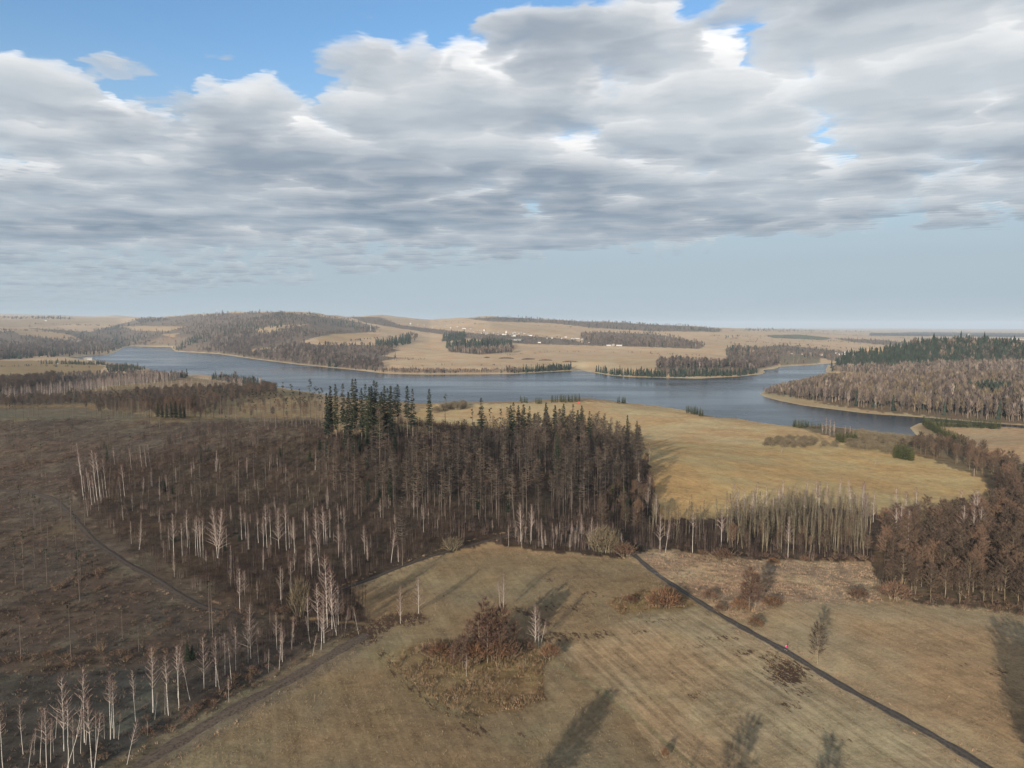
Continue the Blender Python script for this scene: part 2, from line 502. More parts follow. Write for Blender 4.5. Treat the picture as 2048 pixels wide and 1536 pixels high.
def ground_mat():
    m, N, b = new_mat('land_cover')
    geo = N.n('ShaderNodeNewGeometry')
    P = geo.outputs['Position']
    ca = N.n('ShaderNodeAttribute', attribute_name='cover')
    da = N.n('ShaderNodeAttribute', attribute_name='traits')       # r: bare dirt, g: mowing lines along the road, b: roughness of the sward
    ds = N.n('ShaderNodeSeparateXYZ')
    N.put(ds.inputs[0], da.outputs['Color'])
    dirt, mow, rough = ds.outputs
    sp = N.n('ShaderNodeSeparateXYZ')
    N.put(sp.inputs[0], P)
    n1 = N.noise(P, 1.3, 5.0, 0.75)
    nb = N.noise(P, 0.42, 5.0, 0.8)
    n2 = N.noise(P, 0.16, 4.0, 0.6)
    n3 = N.noise(P, 0.018, 4.0, 0.6)
    along, across = MOW
    u = N.m('ADD', N.m('MULTIPLY', sp.outputs[0], along[0]), N.m('MULTIPLY', sp.outputs[1], along[1]))
    v = N.m('ADD', N.m('MULTIPLY', sp.outputs[0], across[0]), N.m('MULTIPLY', sp.outputs[1], across[1]))
    lines = N.noise(N.xyz(N.m('MULTIPLY', u, 0.03), N.m('MULTIPLY', v, 0.55), 0.0), 1.0, 3.0, 0.6)
    k = N.m('ADD', -0.48, N.m('ADD', N.m('ADD', N.m('MULTIPLY', n1, 1.0), N.m('MULTIPLY', nb, 0.85)), N.m('ADD', N.m('MULTIPLY', n2, 0.42), N.m('MULTIPLY', n3, 0.60))))
    k = N.m('ADD', k, N.m('MULTIPLY', mow, N.m('MULTIPLY', N.m('SUBTRACT', lines, 0.5), 1.9)))
    brash = N.noise(N.xyz(N.m('MULTIPLY', sp.outputs[0], 0.10), N.m('MULTIPLY', sp.outputs[1], 0.34), 0.0), 1.0, 5.0, 0.7)
    k = N.m('ADD', k, N.m('MULTIPLY', rough, N.m('MULTIPLY', N.m('SUBTRACT', brash, 0.5), 1.6)))
    k = N.m('MAXIMUM', N.m('ADD', k, N.m('MULTIPLY', rough, N.m('MULTIPLY', N.m('SUBTRACT', n2, 0.5), 1.9))), 0.18)
    sc = N.n('ShaderNodeVectorMath', operation='SCALE')
    N.put(sc.inputs[0], ca.outputs['Color'])
    N.put(sc.inputs['Scale'], k)
    hue = N.mix(N.step(n3, 0.38, 0.62), (1.06, 0.98, 0.88), (0.95, 1.02, 1.0))
    c = N.mix(1.0, sc.outputs[0], hue, 'MULTIPLY')
    pat = N.noise(P, 0.045, 4.0, 0.65)
    c = N.mix(N.m('MULTIPLY', N.m('MULTIPLY', N.step(pat, 0.50, 0.62), rough), 0.75), c, N.mix(1.0, c, (1.5, 1.62, 1.45), 'MULTIPLY'))
    nd = N.noise(N.xyz(N.m('MULTIPLY', u, 0.32), N.m('MULTIPLY', v, 0.75), 0.0), 1.0, 5.0, 0.75)
    dm = N.step(N.m('ADD', nd, N.m('MULTIPLY', dirt, 0.70)), 0.74, 0.86)
    c = N.mix(dm, c, (0.055, 0.035, 0.024))
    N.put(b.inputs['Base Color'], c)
    bump = N.n('ShaderNodeBump')
    bump.inputs['Strength'].default_value = 0.55
    bump.inputs['Distance'].default_value = 0.45
    N.put(bump.inputs['Height'], N.m('ADD', n1, N.m('MULTIPLY', N.m('MULTIPLY', lines, mow), 0.8)))
    N.put(b.inputs['Normal'], bump.outputs[0])
    b.inputs['Specular IOR Level'].default_value = 0.05
    return m


ROAD_PX = [(1120, 1050), (1200, 1072), (1252, 1098), (1272, 1113), (1300, 1138), (1345, 1170), (1400, 1205), (1460, 1240), (1520, 1275), (1575, 1304), (1640, 1345),
           (1740, 1402), (1840, 1457), (1920, 1502), (1985, 1543), (2080, 1600), (2180, 1660)]
_a, _b = ground(1300, 1138), ground(1920, 1502)
_d = (_b - _a)[:2] / np.linalg.norm((_b - _a)[:2])
MOW = ((float(_d[0]), float(_d[1])), (float(-_d[1]), float(_d[0])))
M['ground'] = ground_mat()


def water_mat():
    m, N, b = new_mat('lake_water')
    geo = N.n('ShaderNodeNewGeometry')
    b.inputs['Base Color'].default_value = (0.014, 0.026, 0.040, 1)
    b.inputs['IOR'].default_value = 1.33
    b.inputs['Specular IOR Level'].default_value = 0.29
    mp = N.n('ShaderNodeMapping')
    N.put(mp.inputs[0], geo.outputs['Position'])
    mp.inputs['Scale'].default_value = (0.35, 1.0, 1.0)
    mp.inputs['Rotation'].default_value = (0, 0, 0.3)
    big = N.noise(mp.outputs[0], 0.006, 4.0, 0.6)
    N.put(b.inputs['Roughness'], N.step(big, 0.38, 0.62, 0.12, 0.28))
    w = N.noise(geo.outputs['Position'], 0.5, 3.0, 0.6)
    bump = N.n('ShaderNodeBump')
    bump.inputs['Strength'].default_value = 0.35
    bump.inputs['Distance'].default_value = 0.25
    N.put(bump.inputs['Height'], w)
    N.put(b.inputs['Normal'], bump.outputs[0])
    return m


M['water'] = water_mat()


def track_mat(name, rgb, wet, crown):
    m, N, b = new_mat(name)
    geo = N.n('ShaderNodeNewGeometry')
    P = geo.outputs['Position']
    ac = N.n('ShaderNodeAttribute', attribute_name='across')
    n = N.noise(P, 1.3, 5.0, 0.65)
    n2 = N.noise(P, 0.22, 3.0, 0.6)
    n3 = N.noise(P, 0.9, 4.0, 0.7)
    c = N.mix(N.step(n, 0.35, 0.65), tuple(v * 0.65 for v in rgb), tuple(v * 1.5 for v in rgb))
    x = N.m('ABSOLUTE', ac.outputs['Fac'])
    rim = N.step(N.m('ADD', x, N.m('MULTIPLY', N.m('SUBTRACT', n3, 0.5), 0.35)), 0.34, 0.44)
    mid = N.m('MULTIPLY', N.step(N.m('ADD', x, N.m('MULTIPLY', N.m('SUBTRACT', n3, 0.5), 0.3)), 0.06, 0.14, 1.0, 0.0), crown)
    c = N.mix(N.m('MAXIMUM', rim, mid), c, (0.11, 0.082, 0.054) if wet else tuple(v * 1.5 for v in rgb))
    N.put(b.inputs['Base Color'], c)
    if wet:
        N.put(b.inputs['Roughness'], N.m('MAXIMUM', N.step(n2, 0.58, 0.66, 0.85, 0.15), rim))
        b.inputs['Specular IOR Level'].default_value = 0.4
    return m


M['asphalt'] = track_mat('asphalt', (0.032, 0.027, 0.024), True, 0.35)
M['mud'] = track_mat('mud', (0.040, 0.031, 0.025), False, 0.8)
M['mud_light'] = track_mat('mud_light', (0.070, 0.054, 0.042), False, 0.4)

# ------------------------------------------------------------------ object helpers
COL = scene.collection


def link_mesh(name, me, parent=None):
    o = bpy.data.objects.new(name, me)
    COL.objects.link(o)
    if parent is not None:
        o.parent = parent
    return o


def tag(o, label=None, cat=None, group=None, kind=None):
    for k, v in (('label', label), ('category', cat), ('group', group), ('kind', kind)):
        if v:
            o[k] = v
    return o


class MB:
    """collects tubes, slivers and faces of one mesh"""
    def __init__(s):
        s.v, s.f, s.m, s.nv = [], [], [], 0

    def add(s, verts, faces, mat=0):
        s.v.append(np.asarray(verts, float).reshape(-1, 3))
        s.f += [tuple(i + s.nv for i in f) for f in faces]
        s.m += [mat] * len(faces)
        s.nv += len(s.v[-1])

    def tube(s, pts, rad, n=4, mat=0):
        pts = np.asarray(pts, float)
        k = len(pts)
        t = np.gradient(pts, axis=0)
        t /= np.linalg.norm(t, axis=1)[:, None] + 1e-9
        ref = np.where(np.abs(t[:, 2:3]) > 0.9, np.array([[1.0, 0, 0]]), np.array([[0, 0, 1.0]]))
        a = np.cross(t, ref)
        a /= np.linalg.norm(a, axis=1)[:, None] + 1e-9
        b = np.cross(t, a)
        ang = np.arange(n) * 2 * math.pi / n
        ring = pts[:, None, :] + np.asarray(rad, float)[:, None, None] * (np.cos(ang)[None, :, None] * a[:, None, :] + np.sin(ang)[None, :, None] * b[:, None, :])
        fs = []
        for i in range(k - 1):
            for j in range(n):
                j2 = (j + 1) % n
                fs.append((i * n + j, i * n + j2, (i + 1) * n + j2, (i + 1) * n + j))
        s.add(ring.reshape(-1, 3), fs, mat)

    def slivers(s, p0, p1, w, mat=0):
        """thin tapered blades from p0 to p1, one triangle each"""
        p0, p1 = np.asarray(p0, float), np.asarray(p1, float)
        n = len(p0)
        if n == 0:
            return
        d = p1 - p0
        r = rng.normal(size=(n, 3))
        side = np.cross(d, r)
        side /= np.linalg.norm(side, axis=1)[:, None] + 1e-9
        w = np.broadcast_to(np.asarray(w, float), (n,))[:, None] * 0.5
        v = np.stack([p0 - side * w, p0 + side * w, p1], axis=1).reshape(-1, 3)
        s.add(v, [(3 * i, 3 * i + 1, 3 * i + 2) for i in range(n)], mat)

    def box(s, c, size, mat=0):
        x, y, z = np.asarray(size, float) / 2
        v = [(c[0] + i * x, c[1] + j * y, c[2] + k * z) for k in (-1, 1) for j in (-1, 1) for i in (-1, 1)]
        s.add(v, [(0, 2, 3, 1), (4, 5, 7, 6), (0, 1, 5, 4), (2, 6, 7, 3), (0, 4, 6, 2), (1, 3, 7, 5)], mat)

    def mesh(s, name, mats, smooth_sh=False):
        me = bpy.data.meshes.new(name)
        v = np.concatenate(s.v) if s.v else np.zeros((0, 3))
        me.from_pydata(v.tolist(), [], s.f)
        for m in mats:
            me.materials.append(m)
        me.polygons.foreach_set('material_index', s.m)
        if smooth_sh:
            me.polygons.foreach_set('use_smooth', [True] * len(s.f))
        me.update()
        return me


# ------------------------------------------------------------------ land cover: outlines in photograph pixels, laid onto the terrain
A = np.array
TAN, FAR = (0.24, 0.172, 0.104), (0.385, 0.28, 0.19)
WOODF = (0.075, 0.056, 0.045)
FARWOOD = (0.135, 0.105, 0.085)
# (object name, colour, dirt, mowing, roughness, polygon)
L_WOOD = [(-300, 664), (0, 664), (60, 656), (180, 664), (270, 640), (420, 628), (560, 624), (650, 634), (700, 641), (760, 655), (745, 664), (640, 672), (600, 684), (640, 690), (740, 690),
          (800, 700), (765, 712), (800, 716), (752, 724), (770, 740), (700, 738), (600, 728), (500, 716), (437, 706), (352, 701), (340, 694), (262, 692), (215, 700), (120, 708), (0, 720), (-300, 722)]
FIELDS = [
    ('far_fields', (0.309, 0.231, 0.155), [(-300, 640), (0, 640), (60, 638), (190, 643), (130, 651), (0, 656), (-300, 660)]),
    ('far_fields', (0.318, 0.227, 0.142), [(5, 657), (60, 657), (140, 669), (165, 679), (110, 679), (40, 669)]),
    ('far_fields', (0.301, 0.219, 0.142), [(235, 653), (300, 652), (375, 653), (335, 663), (270, 661)]),
    ('far_fields', (0.301, 0.219, 0.142), [(318, 669), (362, 666), (345, 673)]),
    ('far_fields', (0.326, 0.241, 0.155), [(497, 662), (530, 654), (560, 650), (622, 648), (565, 658), (530, 668)]),
    ('far_fields', (0.326, 0.231, 0.137), [(628, 676), (670, 668), (720, 666), (765, 669), (705, 683), (650, 691)]),
    ('far_fields', (0.318, 0.227, 0.137), [(482, 703), (530, 695), (582, 694), (540, 706)]),
    ('far_fields', (0.258, 0.188, 0.128), [(20, 682), (90, 688), (60, 690), (20, 686)]),
]
ZONES = []


def zone(name, col, poly, dirt=0.0, mow=0.0, rough=0.0, near=True):
    ZONES.append((name, col, dirt, mow, rough, A(poly, float), near))


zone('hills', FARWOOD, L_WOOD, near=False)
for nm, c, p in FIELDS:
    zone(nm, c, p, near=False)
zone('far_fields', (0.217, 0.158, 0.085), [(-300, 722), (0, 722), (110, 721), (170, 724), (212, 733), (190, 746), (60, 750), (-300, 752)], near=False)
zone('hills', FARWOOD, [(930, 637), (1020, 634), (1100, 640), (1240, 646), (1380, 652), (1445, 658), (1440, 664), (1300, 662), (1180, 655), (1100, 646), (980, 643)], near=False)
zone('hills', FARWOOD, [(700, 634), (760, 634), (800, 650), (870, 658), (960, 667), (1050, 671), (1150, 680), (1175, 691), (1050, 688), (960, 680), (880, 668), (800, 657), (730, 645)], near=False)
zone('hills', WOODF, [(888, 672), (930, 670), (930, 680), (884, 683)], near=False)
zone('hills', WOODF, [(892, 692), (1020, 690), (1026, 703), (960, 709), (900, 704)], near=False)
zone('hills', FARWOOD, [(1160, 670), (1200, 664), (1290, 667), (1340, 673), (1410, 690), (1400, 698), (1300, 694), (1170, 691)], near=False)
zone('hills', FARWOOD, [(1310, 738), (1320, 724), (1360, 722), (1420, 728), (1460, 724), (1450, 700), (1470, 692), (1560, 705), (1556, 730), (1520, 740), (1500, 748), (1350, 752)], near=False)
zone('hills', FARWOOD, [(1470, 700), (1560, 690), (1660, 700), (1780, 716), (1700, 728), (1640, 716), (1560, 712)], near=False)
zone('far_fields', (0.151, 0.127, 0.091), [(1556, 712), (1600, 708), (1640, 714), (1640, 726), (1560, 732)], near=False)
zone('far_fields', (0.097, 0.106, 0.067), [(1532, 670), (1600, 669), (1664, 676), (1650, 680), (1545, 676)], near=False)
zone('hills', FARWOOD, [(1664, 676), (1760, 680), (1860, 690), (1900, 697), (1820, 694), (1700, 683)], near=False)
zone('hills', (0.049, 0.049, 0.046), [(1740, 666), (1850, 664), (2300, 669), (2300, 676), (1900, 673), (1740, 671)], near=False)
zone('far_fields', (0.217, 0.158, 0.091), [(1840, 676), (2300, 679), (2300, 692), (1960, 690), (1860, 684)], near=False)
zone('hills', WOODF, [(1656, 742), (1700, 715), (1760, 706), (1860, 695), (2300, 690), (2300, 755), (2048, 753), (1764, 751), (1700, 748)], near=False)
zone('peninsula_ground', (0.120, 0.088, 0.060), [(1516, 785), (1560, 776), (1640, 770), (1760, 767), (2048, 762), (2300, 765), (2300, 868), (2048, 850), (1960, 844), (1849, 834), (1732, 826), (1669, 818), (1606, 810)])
zone('beach', (0.296, 0.232, 0.144), [(1516, 787), (1545, 797), (1560, 802), (1610, 812), (1670, 820), (1735, 828), (1850, 836), (1850, 832), (1735, 821), (1670, 811), (1600, 796), (1550, 786)])
# middle distance on the near side, left
zone('rough_grassland', (0.190, 0.137, 0.077), [(-300, 752), (60, 750), (190, 746), (300, 746), (560, 776), (640, 790), (640, 850), (400, 850), (-300, 830)], rough=0.5)
zone('woodland_floor', (0.092, 0.063, 0.046), [(-300, 755), (100, 752), (280, 748), (360, 752), (365, 760), (200, 772), (180, 782), (280, 790), (150, 806), (-300, 820)], rough=0.5)
zone('woodland_floor', (0.099, 0.070, 0.048), [(200, 782), (320, 775), (500, 770), (440, 800), (250, 800)], rough=0.5)
# clearing, forest
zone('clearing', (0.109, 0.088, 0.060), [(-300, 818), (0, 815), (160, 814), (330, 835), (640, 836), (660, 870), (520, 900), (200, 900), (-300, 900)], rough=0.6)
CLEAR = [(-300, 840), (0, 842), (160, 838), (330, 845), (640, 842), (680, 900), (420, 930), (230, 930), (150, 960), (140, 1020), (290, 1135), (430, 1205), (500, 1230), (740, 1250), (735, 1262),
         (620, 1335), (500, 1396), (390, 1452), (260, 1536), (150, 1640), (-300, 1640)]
zone('clearing', (0.061, 0.046, 0.038), CLEAR, rough=0.9)  # cloud shade over the clearing is put into this colour and the next
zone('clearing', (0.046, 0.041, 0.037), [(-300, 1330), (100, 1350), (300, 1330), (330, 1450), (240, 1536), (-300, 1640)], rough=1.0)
FOREST = [(140, 960), (230, 925), (420, 900), (520, 885), (640, 868), (850, 866), (960, 862), (1100, 866), (1240, 880), (1296, 925), (1305, 980), (1320, 1040), (1440, 1035), (1640, 1012), (1760, 1030),
          (1850, 1040), (1980, 1030), (2030, 985), (2300, 960), (2300, 1290), (2048, 1228), (1960, 1214), (1850, 1208), (1770, 1192), (1740, 1122), (1640, 1122), (1500, 1118), (1400, 1107),
          (1310, 1098), (1280, 1105), (1250, 1116), (1100, 1104), (1010, 1092), (985, 1084), (860, 1114), (760, 1150), (700, 1172), (740, 1245), (500, 1228), (430, 1200), (290, 1130), (170, 1045)]
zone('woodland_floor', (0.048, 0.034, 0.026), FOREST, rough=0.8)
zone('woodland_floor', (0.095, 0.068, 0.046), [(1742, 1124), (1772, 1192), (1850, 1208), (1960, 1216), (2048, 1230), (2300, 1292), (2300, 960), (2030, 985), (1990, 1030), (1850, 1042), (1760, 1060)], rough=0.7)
# fields
RFIELD = [(1296, 925), (1245, 882), (1100, 868), (960, 864), (850, 866), (800, 850), (850, 815), (871, 809), (984, 808), (1158, 803), (1247, 806), (1308, 812), (1370, 821), (1406, 834), (1478, 838), (1584, 853),
          (1650, 853), (1690, 880), (1720, 890), (1850, 915), (1960, 955), (1990, 975), (1975, 1015), (1990, 1028), (1850, 1040), (1760, 1030), (1640, 1012), (1440, 1035), (1320, 1040)]
zone('lakeside_field', (0.338, 0.241, 0.123), RFIELD, mow=0.15, rough=0.2)
zone('lakeside_field', (0.371, 0.268, 0.151), [(850, 840), (871, 809), (984, 808), (1158, 803), (1247, 806), (1308, 812), (1370, 821), (1406, 834), (1478, 838), (1584, 853), (1650, 853), (1690, 880), (1680, 896), (1530, 890),
                                          (1400, 886), (1300, 880), (1150, 860)], mow=0.1, rough=0.2)
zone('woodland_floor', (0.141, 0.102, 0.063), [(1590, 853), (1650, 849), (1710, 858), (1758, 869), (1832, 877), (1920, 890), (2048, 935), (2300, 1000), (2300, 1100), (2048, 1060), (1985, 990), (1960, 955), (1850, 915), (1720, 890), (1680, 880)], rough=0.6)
zone('lakeside_field', (0.338, 0.239, 0.148), [(1880, 852), (2048, 858), (2300, 874), (2300, 990), (2048, 922), (1935, 892), (1890, 870)], rough=0.2)
# near meadow
MEADOW = [(260, 1536), (390, 1452), (500, 1396), (620, 1335), (735, 1262), (740, 1245), (705, 1180), (760, 1155), (860, 1118), (960, 1098), (1010, 1098), (1100, 1110), (1250, 1120), (1290, 1135), (1345, 1170),
          (1520, 1275), (1740, 1402), (1985, 1543), (2180, 1660), (150, 1640)]
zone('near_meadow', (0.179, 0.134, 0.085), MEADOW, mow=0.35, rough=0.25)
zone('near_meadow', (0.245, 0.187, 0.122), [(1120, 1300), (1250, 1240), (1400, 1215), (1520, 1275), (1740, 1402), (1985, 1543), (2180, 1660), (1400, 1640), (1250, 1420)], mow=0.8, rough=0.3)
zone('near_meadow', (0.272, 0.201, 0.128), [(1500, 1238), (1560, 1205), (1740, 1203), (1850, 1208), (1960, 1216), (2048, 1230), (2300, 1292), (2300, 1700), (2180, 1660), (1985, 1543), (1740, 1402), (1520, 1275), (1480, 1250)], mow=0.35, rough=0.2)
zone('fallow_ground', (0.253, 0.176, 0.120), [(1282, 1106), (1310, 1100), (1400, 1110), (1500, 1120), (1640, 1124), (1742, 1126), (1768, 1195), (1740, 1203), (1560, 1205), (1500, 1238), (1470, 1243), (1345, 1168), (1285, 1125)], rough=0.8)
zone('reed_bed', (0.141, 0.095, 0.053), [(770, 1315), (800, 1300), (860, 1275), (1000, 1290), (1060, 1290), (1105, 1300), (1085, 1360), (1092, 1400), (1040, 1420), (960, 1432), (900, 1420), (845, 1385), (800, 1345)], rough=1.0)
zone('reed_bed', (0.148, 0.099, 0.053), [(1212, 1200), (1260, 1185), (1340, 1172), (1395, 1205), (1390, 1215), (1310, 1218), (1240, 1230)], rough=1.0)
# bare strips: a ditch, worn wheel ruts
STROKES = [([(-120, 978), (60, 984), (135, 1021), (195, 1088), (300, 1150), (400, 1212), (500, 1236)], 9.0, (0.070, 0.054, 0.043), 0.0),
           ([(150, 1625), (270, 1552), (390, 1478), (500, 1416), (600, 1360), (690, 1305), (735, 1276)], 3.0, (0.135, 0.105, 0.076), 0.1),
           ([(140, 1590), (260, 1520), (385, 1446), (495, 1388), (600, 1330), (690, 1280), (740, 1252)], 3.0, (0.125, 0.098, 0.068), 0.0),
           ([(1105, 1325), (1160, 1355), (1215, 1390), (1300, 1455), (1400, 1545), (1470, 1620)], 0.8, (0.20, 0.17, 0.105), 0.0),
           ([(765, 1310), (790, 1340), (830, 1380), (880, 1415), (940, 1440)], 3.0, (0.16, 0.12, 0.07), 0.35),
           ([(740, 1262), (780, 1240), (830, 1238)], 5.0, (0.15, 0.11, 0.07), 0.5),
           ([(1090, 1280), (1150, 1272), (1210, 1268)], 3.0, (0.18, 0.135, 0.085), 0.42),
           ([(1030, 1215), (1060, 1230), (1100, 1250)], 2.0, (0.16, 0.12, 0.075), 0.45),
           ([(1640, 895), (1648, 885), (1640, 872), (1610, 858)], 1.6, (0.24, 0.18, 0.10), 0.0)]
DIRT = [(1440, 1275, 70, 12, 0.42), (1600, 1380, 60, 26, 0.40), (1350, 1345, 60, 14, 0.34), (1250, 1330, 60, 12, 0.30), (1150, 1215, 60, 16, 0.40), (930, 1455, 70, 14, 0.40), (1700, 1480, 60, 18, 0.34), (1830, 1260, 80, 8, 0.30), (1960, 1440, 50, 16, 0.34), (1280, 1265, 60, 10, 0.40), (890, 1190, 60, 8, 0.32), (1010, 1180, 50, 8, 0.30), (1575, 1345, 66, 42, 0.58), (1545, 1318, 50, 24, 0.45), (1490, 1305, 40, 14, 0.45), (1390, 1390, 45, 18, 0.42), (1580, 1410, 40, 22, 0.42), (1640, 1460, 50, 20, 0.35),
        (1390, 1290, 70, 14, 0.35), (960, 1462, 40, 14, 0.45), (1050, 1470, 35, 14, 0.38), (1100, 1160, 28, 12, 0.4), (1180, 1190, 45, 14, 0.4), (1320, 1240, 80, 10, 0.42), (730, 1275, 45, 20, 0.6),
        (1900, 1310, 60, 10, 0.35), (2000, 1345, 40, 12, 0.45), (1930, 1330, 20, 8, 0.4), (1230, 1175, 60, 12, 0.3), (1460, 1290, 60, 10, 0.3), (1720, 1445, 40, 16, 0.3), (1110, 1270, 60, 12, 0.5),
        (840, 1160, 40, 10, 0.3), (1100, 1215, 50, 22, 0.35)]


def build_terrain():
    nr, nc = GX.shape
    xf, yf, z = GX.ravel(), GY.ravel(), GZ.ravel()
    jx = 2.5 * (np.sin(xf / 3.1 + yf / 7.0) + np.sin(yf / 2.3 - xf / 5.0))
    jy = 1.2 * (np.sin(xf / 4.7 - yf / 3.3) + np.sin(xf / 1.9 + yf / 8.0))
    px, py = project(xf, yf, z)
    front = yf > 5
    d = np.hypot(xf, yf)
    px = np.where(front, px, -9999)
    jit = np.where(d < 1300, 1.0, 0.25)
    pxj, pyj = px + jx * jit, py + jy * jit
    names = ['near_meadow', 'far_fields']
    zid = np.where(d < 1300, 0, 1)
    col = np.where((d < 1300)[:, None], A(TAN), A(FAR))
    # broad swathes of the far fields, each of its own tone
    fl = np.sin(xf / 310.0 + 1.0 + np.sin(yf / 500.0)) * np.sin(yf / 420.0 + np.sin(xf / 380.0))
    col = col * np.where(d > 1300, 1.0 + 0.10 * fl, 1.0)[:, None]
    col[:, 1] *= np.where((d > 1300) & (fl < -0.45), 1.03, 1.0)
    tr = np.zeros((len(xf), 3))
    tr[:, 1] = np.where(d < 1300, 0.2, 0.05)
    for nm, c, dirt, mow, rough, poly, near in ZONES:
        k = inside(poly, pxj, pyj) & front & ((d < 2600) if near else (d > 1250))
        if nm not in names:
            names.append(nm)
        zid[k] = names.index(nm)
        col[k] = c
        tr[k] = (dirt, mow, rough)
    for pts, wd, c, dv in STROKES:
        g = [ground(a, b) for a, b in pts]
        near = d < 1300
        dd = np.full(len(xf), 1e9)
        for p, q in zip(g[:-1], g[1:]):
            ex, ey = q[0] - p[0], q[1] - p[1]
            t = np.clip(((xf - p[0]) * ex + (yf - p[1]) * ey) / (ex * ex + ey * ey), 0, 1)
            dd = np.minimum(dd, np.hypot(xf - p[0] - t * ex, yf - p[1] - t * ey))
        k = np.clip(1.6 - dd / wd, 0, 1) * near
        col = col * (1 - k[:, None]) + A(c) * k[:, None]
        tr[:, 0] = np.maximum(tr[:, 0], k * dv)
    for a, b, sx, sy, v in DIRT:
        k = v * np.exp(-((px - a) / sx) ** 2 - ((py - b) / sy) ** 2) * (d < 1000) * front
        tr[:, 0] = np.maximum(tr[:, 0], k)
    # pale beach along the waterline
    dl = dist_poly(LAKE, xf, yf)
    bw = np.where(d > 1500, 17.0, 8.0)
    k = np.clip(1.3 - dl / bw, 0, 1) * (front & (d < 6000) & (d > 700))
    k = k * np.where((d < 1400) & (xf < 380), 0.3, 1.0)
    col = col * (1 - k[:, None]) + A((0.37, 0.29, 0.19)) * k[:, None]
    idx = np.arange(nr * nc).reshape(nr, nc)
    nxt = np.roll(idx, -1, axis=1)
    quads = np.stack([idx[:-1], idx[1:], nxt[1:], nxt[:-1]], axis=-1).reshape(-1, 4)
    # vertex normals of the whole sheet, so that the split pieces shade as one
    V = np.stack([xf, yf, z], axis=1)
    nrm = np.zeros_like(V)
    fn = np.cross(V[quads[:, 2]] - V[quads[:, 0]], V[quads[:, 3]] - V[quads[:, 1]])
    fn[fn[:, 2] < 0] *= -1
    fn /= np.linalg.norm(fn, axis=1)[:, None] + 1e-12
    for i in range(4):
        np.add.at(nrm, quads[:, i], fn)
    nrm /= np.linalg.norm(nrm, axis=1)[:, None] + 1e-12
    # winding so that faces look up
    e = np.cross(V[quads[0, 1]] - V[quads[0, 0]], V[quads[0, 2]] - V[quads[0, 0]])
    if e[2] < 0:
        quads = quads[:, ::-1]
    fz = zid[quads]
    fzone = np.sort(fz, axis=1)[:, 1]
    for i, nm in enumerate(names):
        q = quads[fzone == i]
        if len(q) == 0:
            continue
        used, inv = np.unique(q.ravel(), return_inverse=True)
        me = bpy.data.meshes.new(nm)
        nv, nf = len(used), len(q)
        me.vertices.add(nv)
        me.vertices.foreach_set('co', V[used].astype(np.float32).ravel())
        me.loops.add(nf * 4)
        me.loops.foreach_set('vertex_index', inv.astype(np.int32).ravel())
        me.polygons.add(nf)
        me.polygons.foreach_set('loop_start', np.arange(nf, dtype=np.int32) * 4)
        me.polygons.foreach_set('use_smooth', np.ones(nf, dtype=bool))
        me.update(calc_edges=True)
        for an, arr in (('cover', col), ('traits', tr)):
            at = me.attributes.new(an, 'FLOAT_COLOR', 'POINT')
            at.data.foreach_set('color', np.concatenate([arr[used], np.ones((nv, 1))], axis=1).astype(np.float32).ravel())
        me.normals_split_custom_set_from_vertices(nrm[used].tolist())
        me.materials.append(M['ground'])
        o = link_mesh(nm, me)
        o['kind'] = 'structure'


build_terrain()


def build_lake():
    me = bpy.data.meshes.new('lake')
    x0, x1 = LAKE[:, 0].min() - 60, LAKE[:, 0].max() + 60
    y0, y1 = LAKE[:, 1].min() - 60, LAKE[:, 1].max() + 60
    me.from_pydata([(x0, y0, WATER), (x1, y0, WATER), (x1, y1, WATER), (x0, y1, WATER)], [], [(0, 1, 2, 3)])
    me.materials.append(M['water'])
    link_mesh('lake', me)['kind'] = 'structure'


build_lake()


def build_strip(name, pts_px, width, mat, lift=0.1, rut=0.0):
    g = A([ground(a, b)[:2] for a, b in pts_px])
    seg = np.linalg.norm(np.diff(g, axis=0), axis=1)
    s = np.concatenate([[0], np.cumsum(seg)])
    n = int(s[-1] / 1.5)
    t = np.linspace(0, s[-1], n)
    c = np.stack([np.interp(t, s, g[:, 0]), np.interp(t, s, g[:, 1])], axis=1)
    k = np.ones(9) / 9
    for _ in range(2):
        pad = np.concatenate([np.repeat(c[:1], 4, 0), c, np.repeat(c[-1:], 4, 0)])
        c = np.stack([np.convolve(pad[:, i], k, 'valid') for i in range(2)], axis=1)
    d = np.gradient(c, axis=0)
    d /= np.linalg.norm(d, axis=1)[:, None]
    nrm = np.stack([-d[:, 1], d[:, 0]], axis=1)
    prof = np.array([-0.5, -0.3, -0.1, 0.1, 0.3, 0.5])
    up = np.array([-0.12, -rut, 0.02 + rut, 0.02 + rut, -rut, -0.12])
    wob = 1 + 0.14 * np.sin(t / 3.1) + 0.1 * np.sin(t / 1.3 + 1)
    P = c[:, None, :] + nrm[:, None, :] * (prof[None, :, None] * width * wob[:, None, None])
    z = height(P[..., 0].ravel(), P[..., 1].ravel()).reshape(P.shape[:2]) + lift + up[None]
    V = np.concatenate([P, z[..., None]], axis=2).reshape(-1, 3)
    fs = [(i * 6 + j, (i + 1) * 6 + j, (i + 1) * 6 + j + 1, i * 6 + j + 1) for i in range(n - 1) for j in range(5)]
    me = bpy.data.meshes.new(name)
    me.from_pydata(V.tolist(), [], fs)
    at = me.attributes.new('across', 'FLOAT', 'POINT')
    at.data.foreach_set('value', np.tile(prof, n).astype(np.float32))
    me.materials.append(mat)
    me.polygons.foreach_set('use_smooth', [True] * len(fs))
    o = link_mesh(name, me)
    o['kind'] = 'structure'
    return o


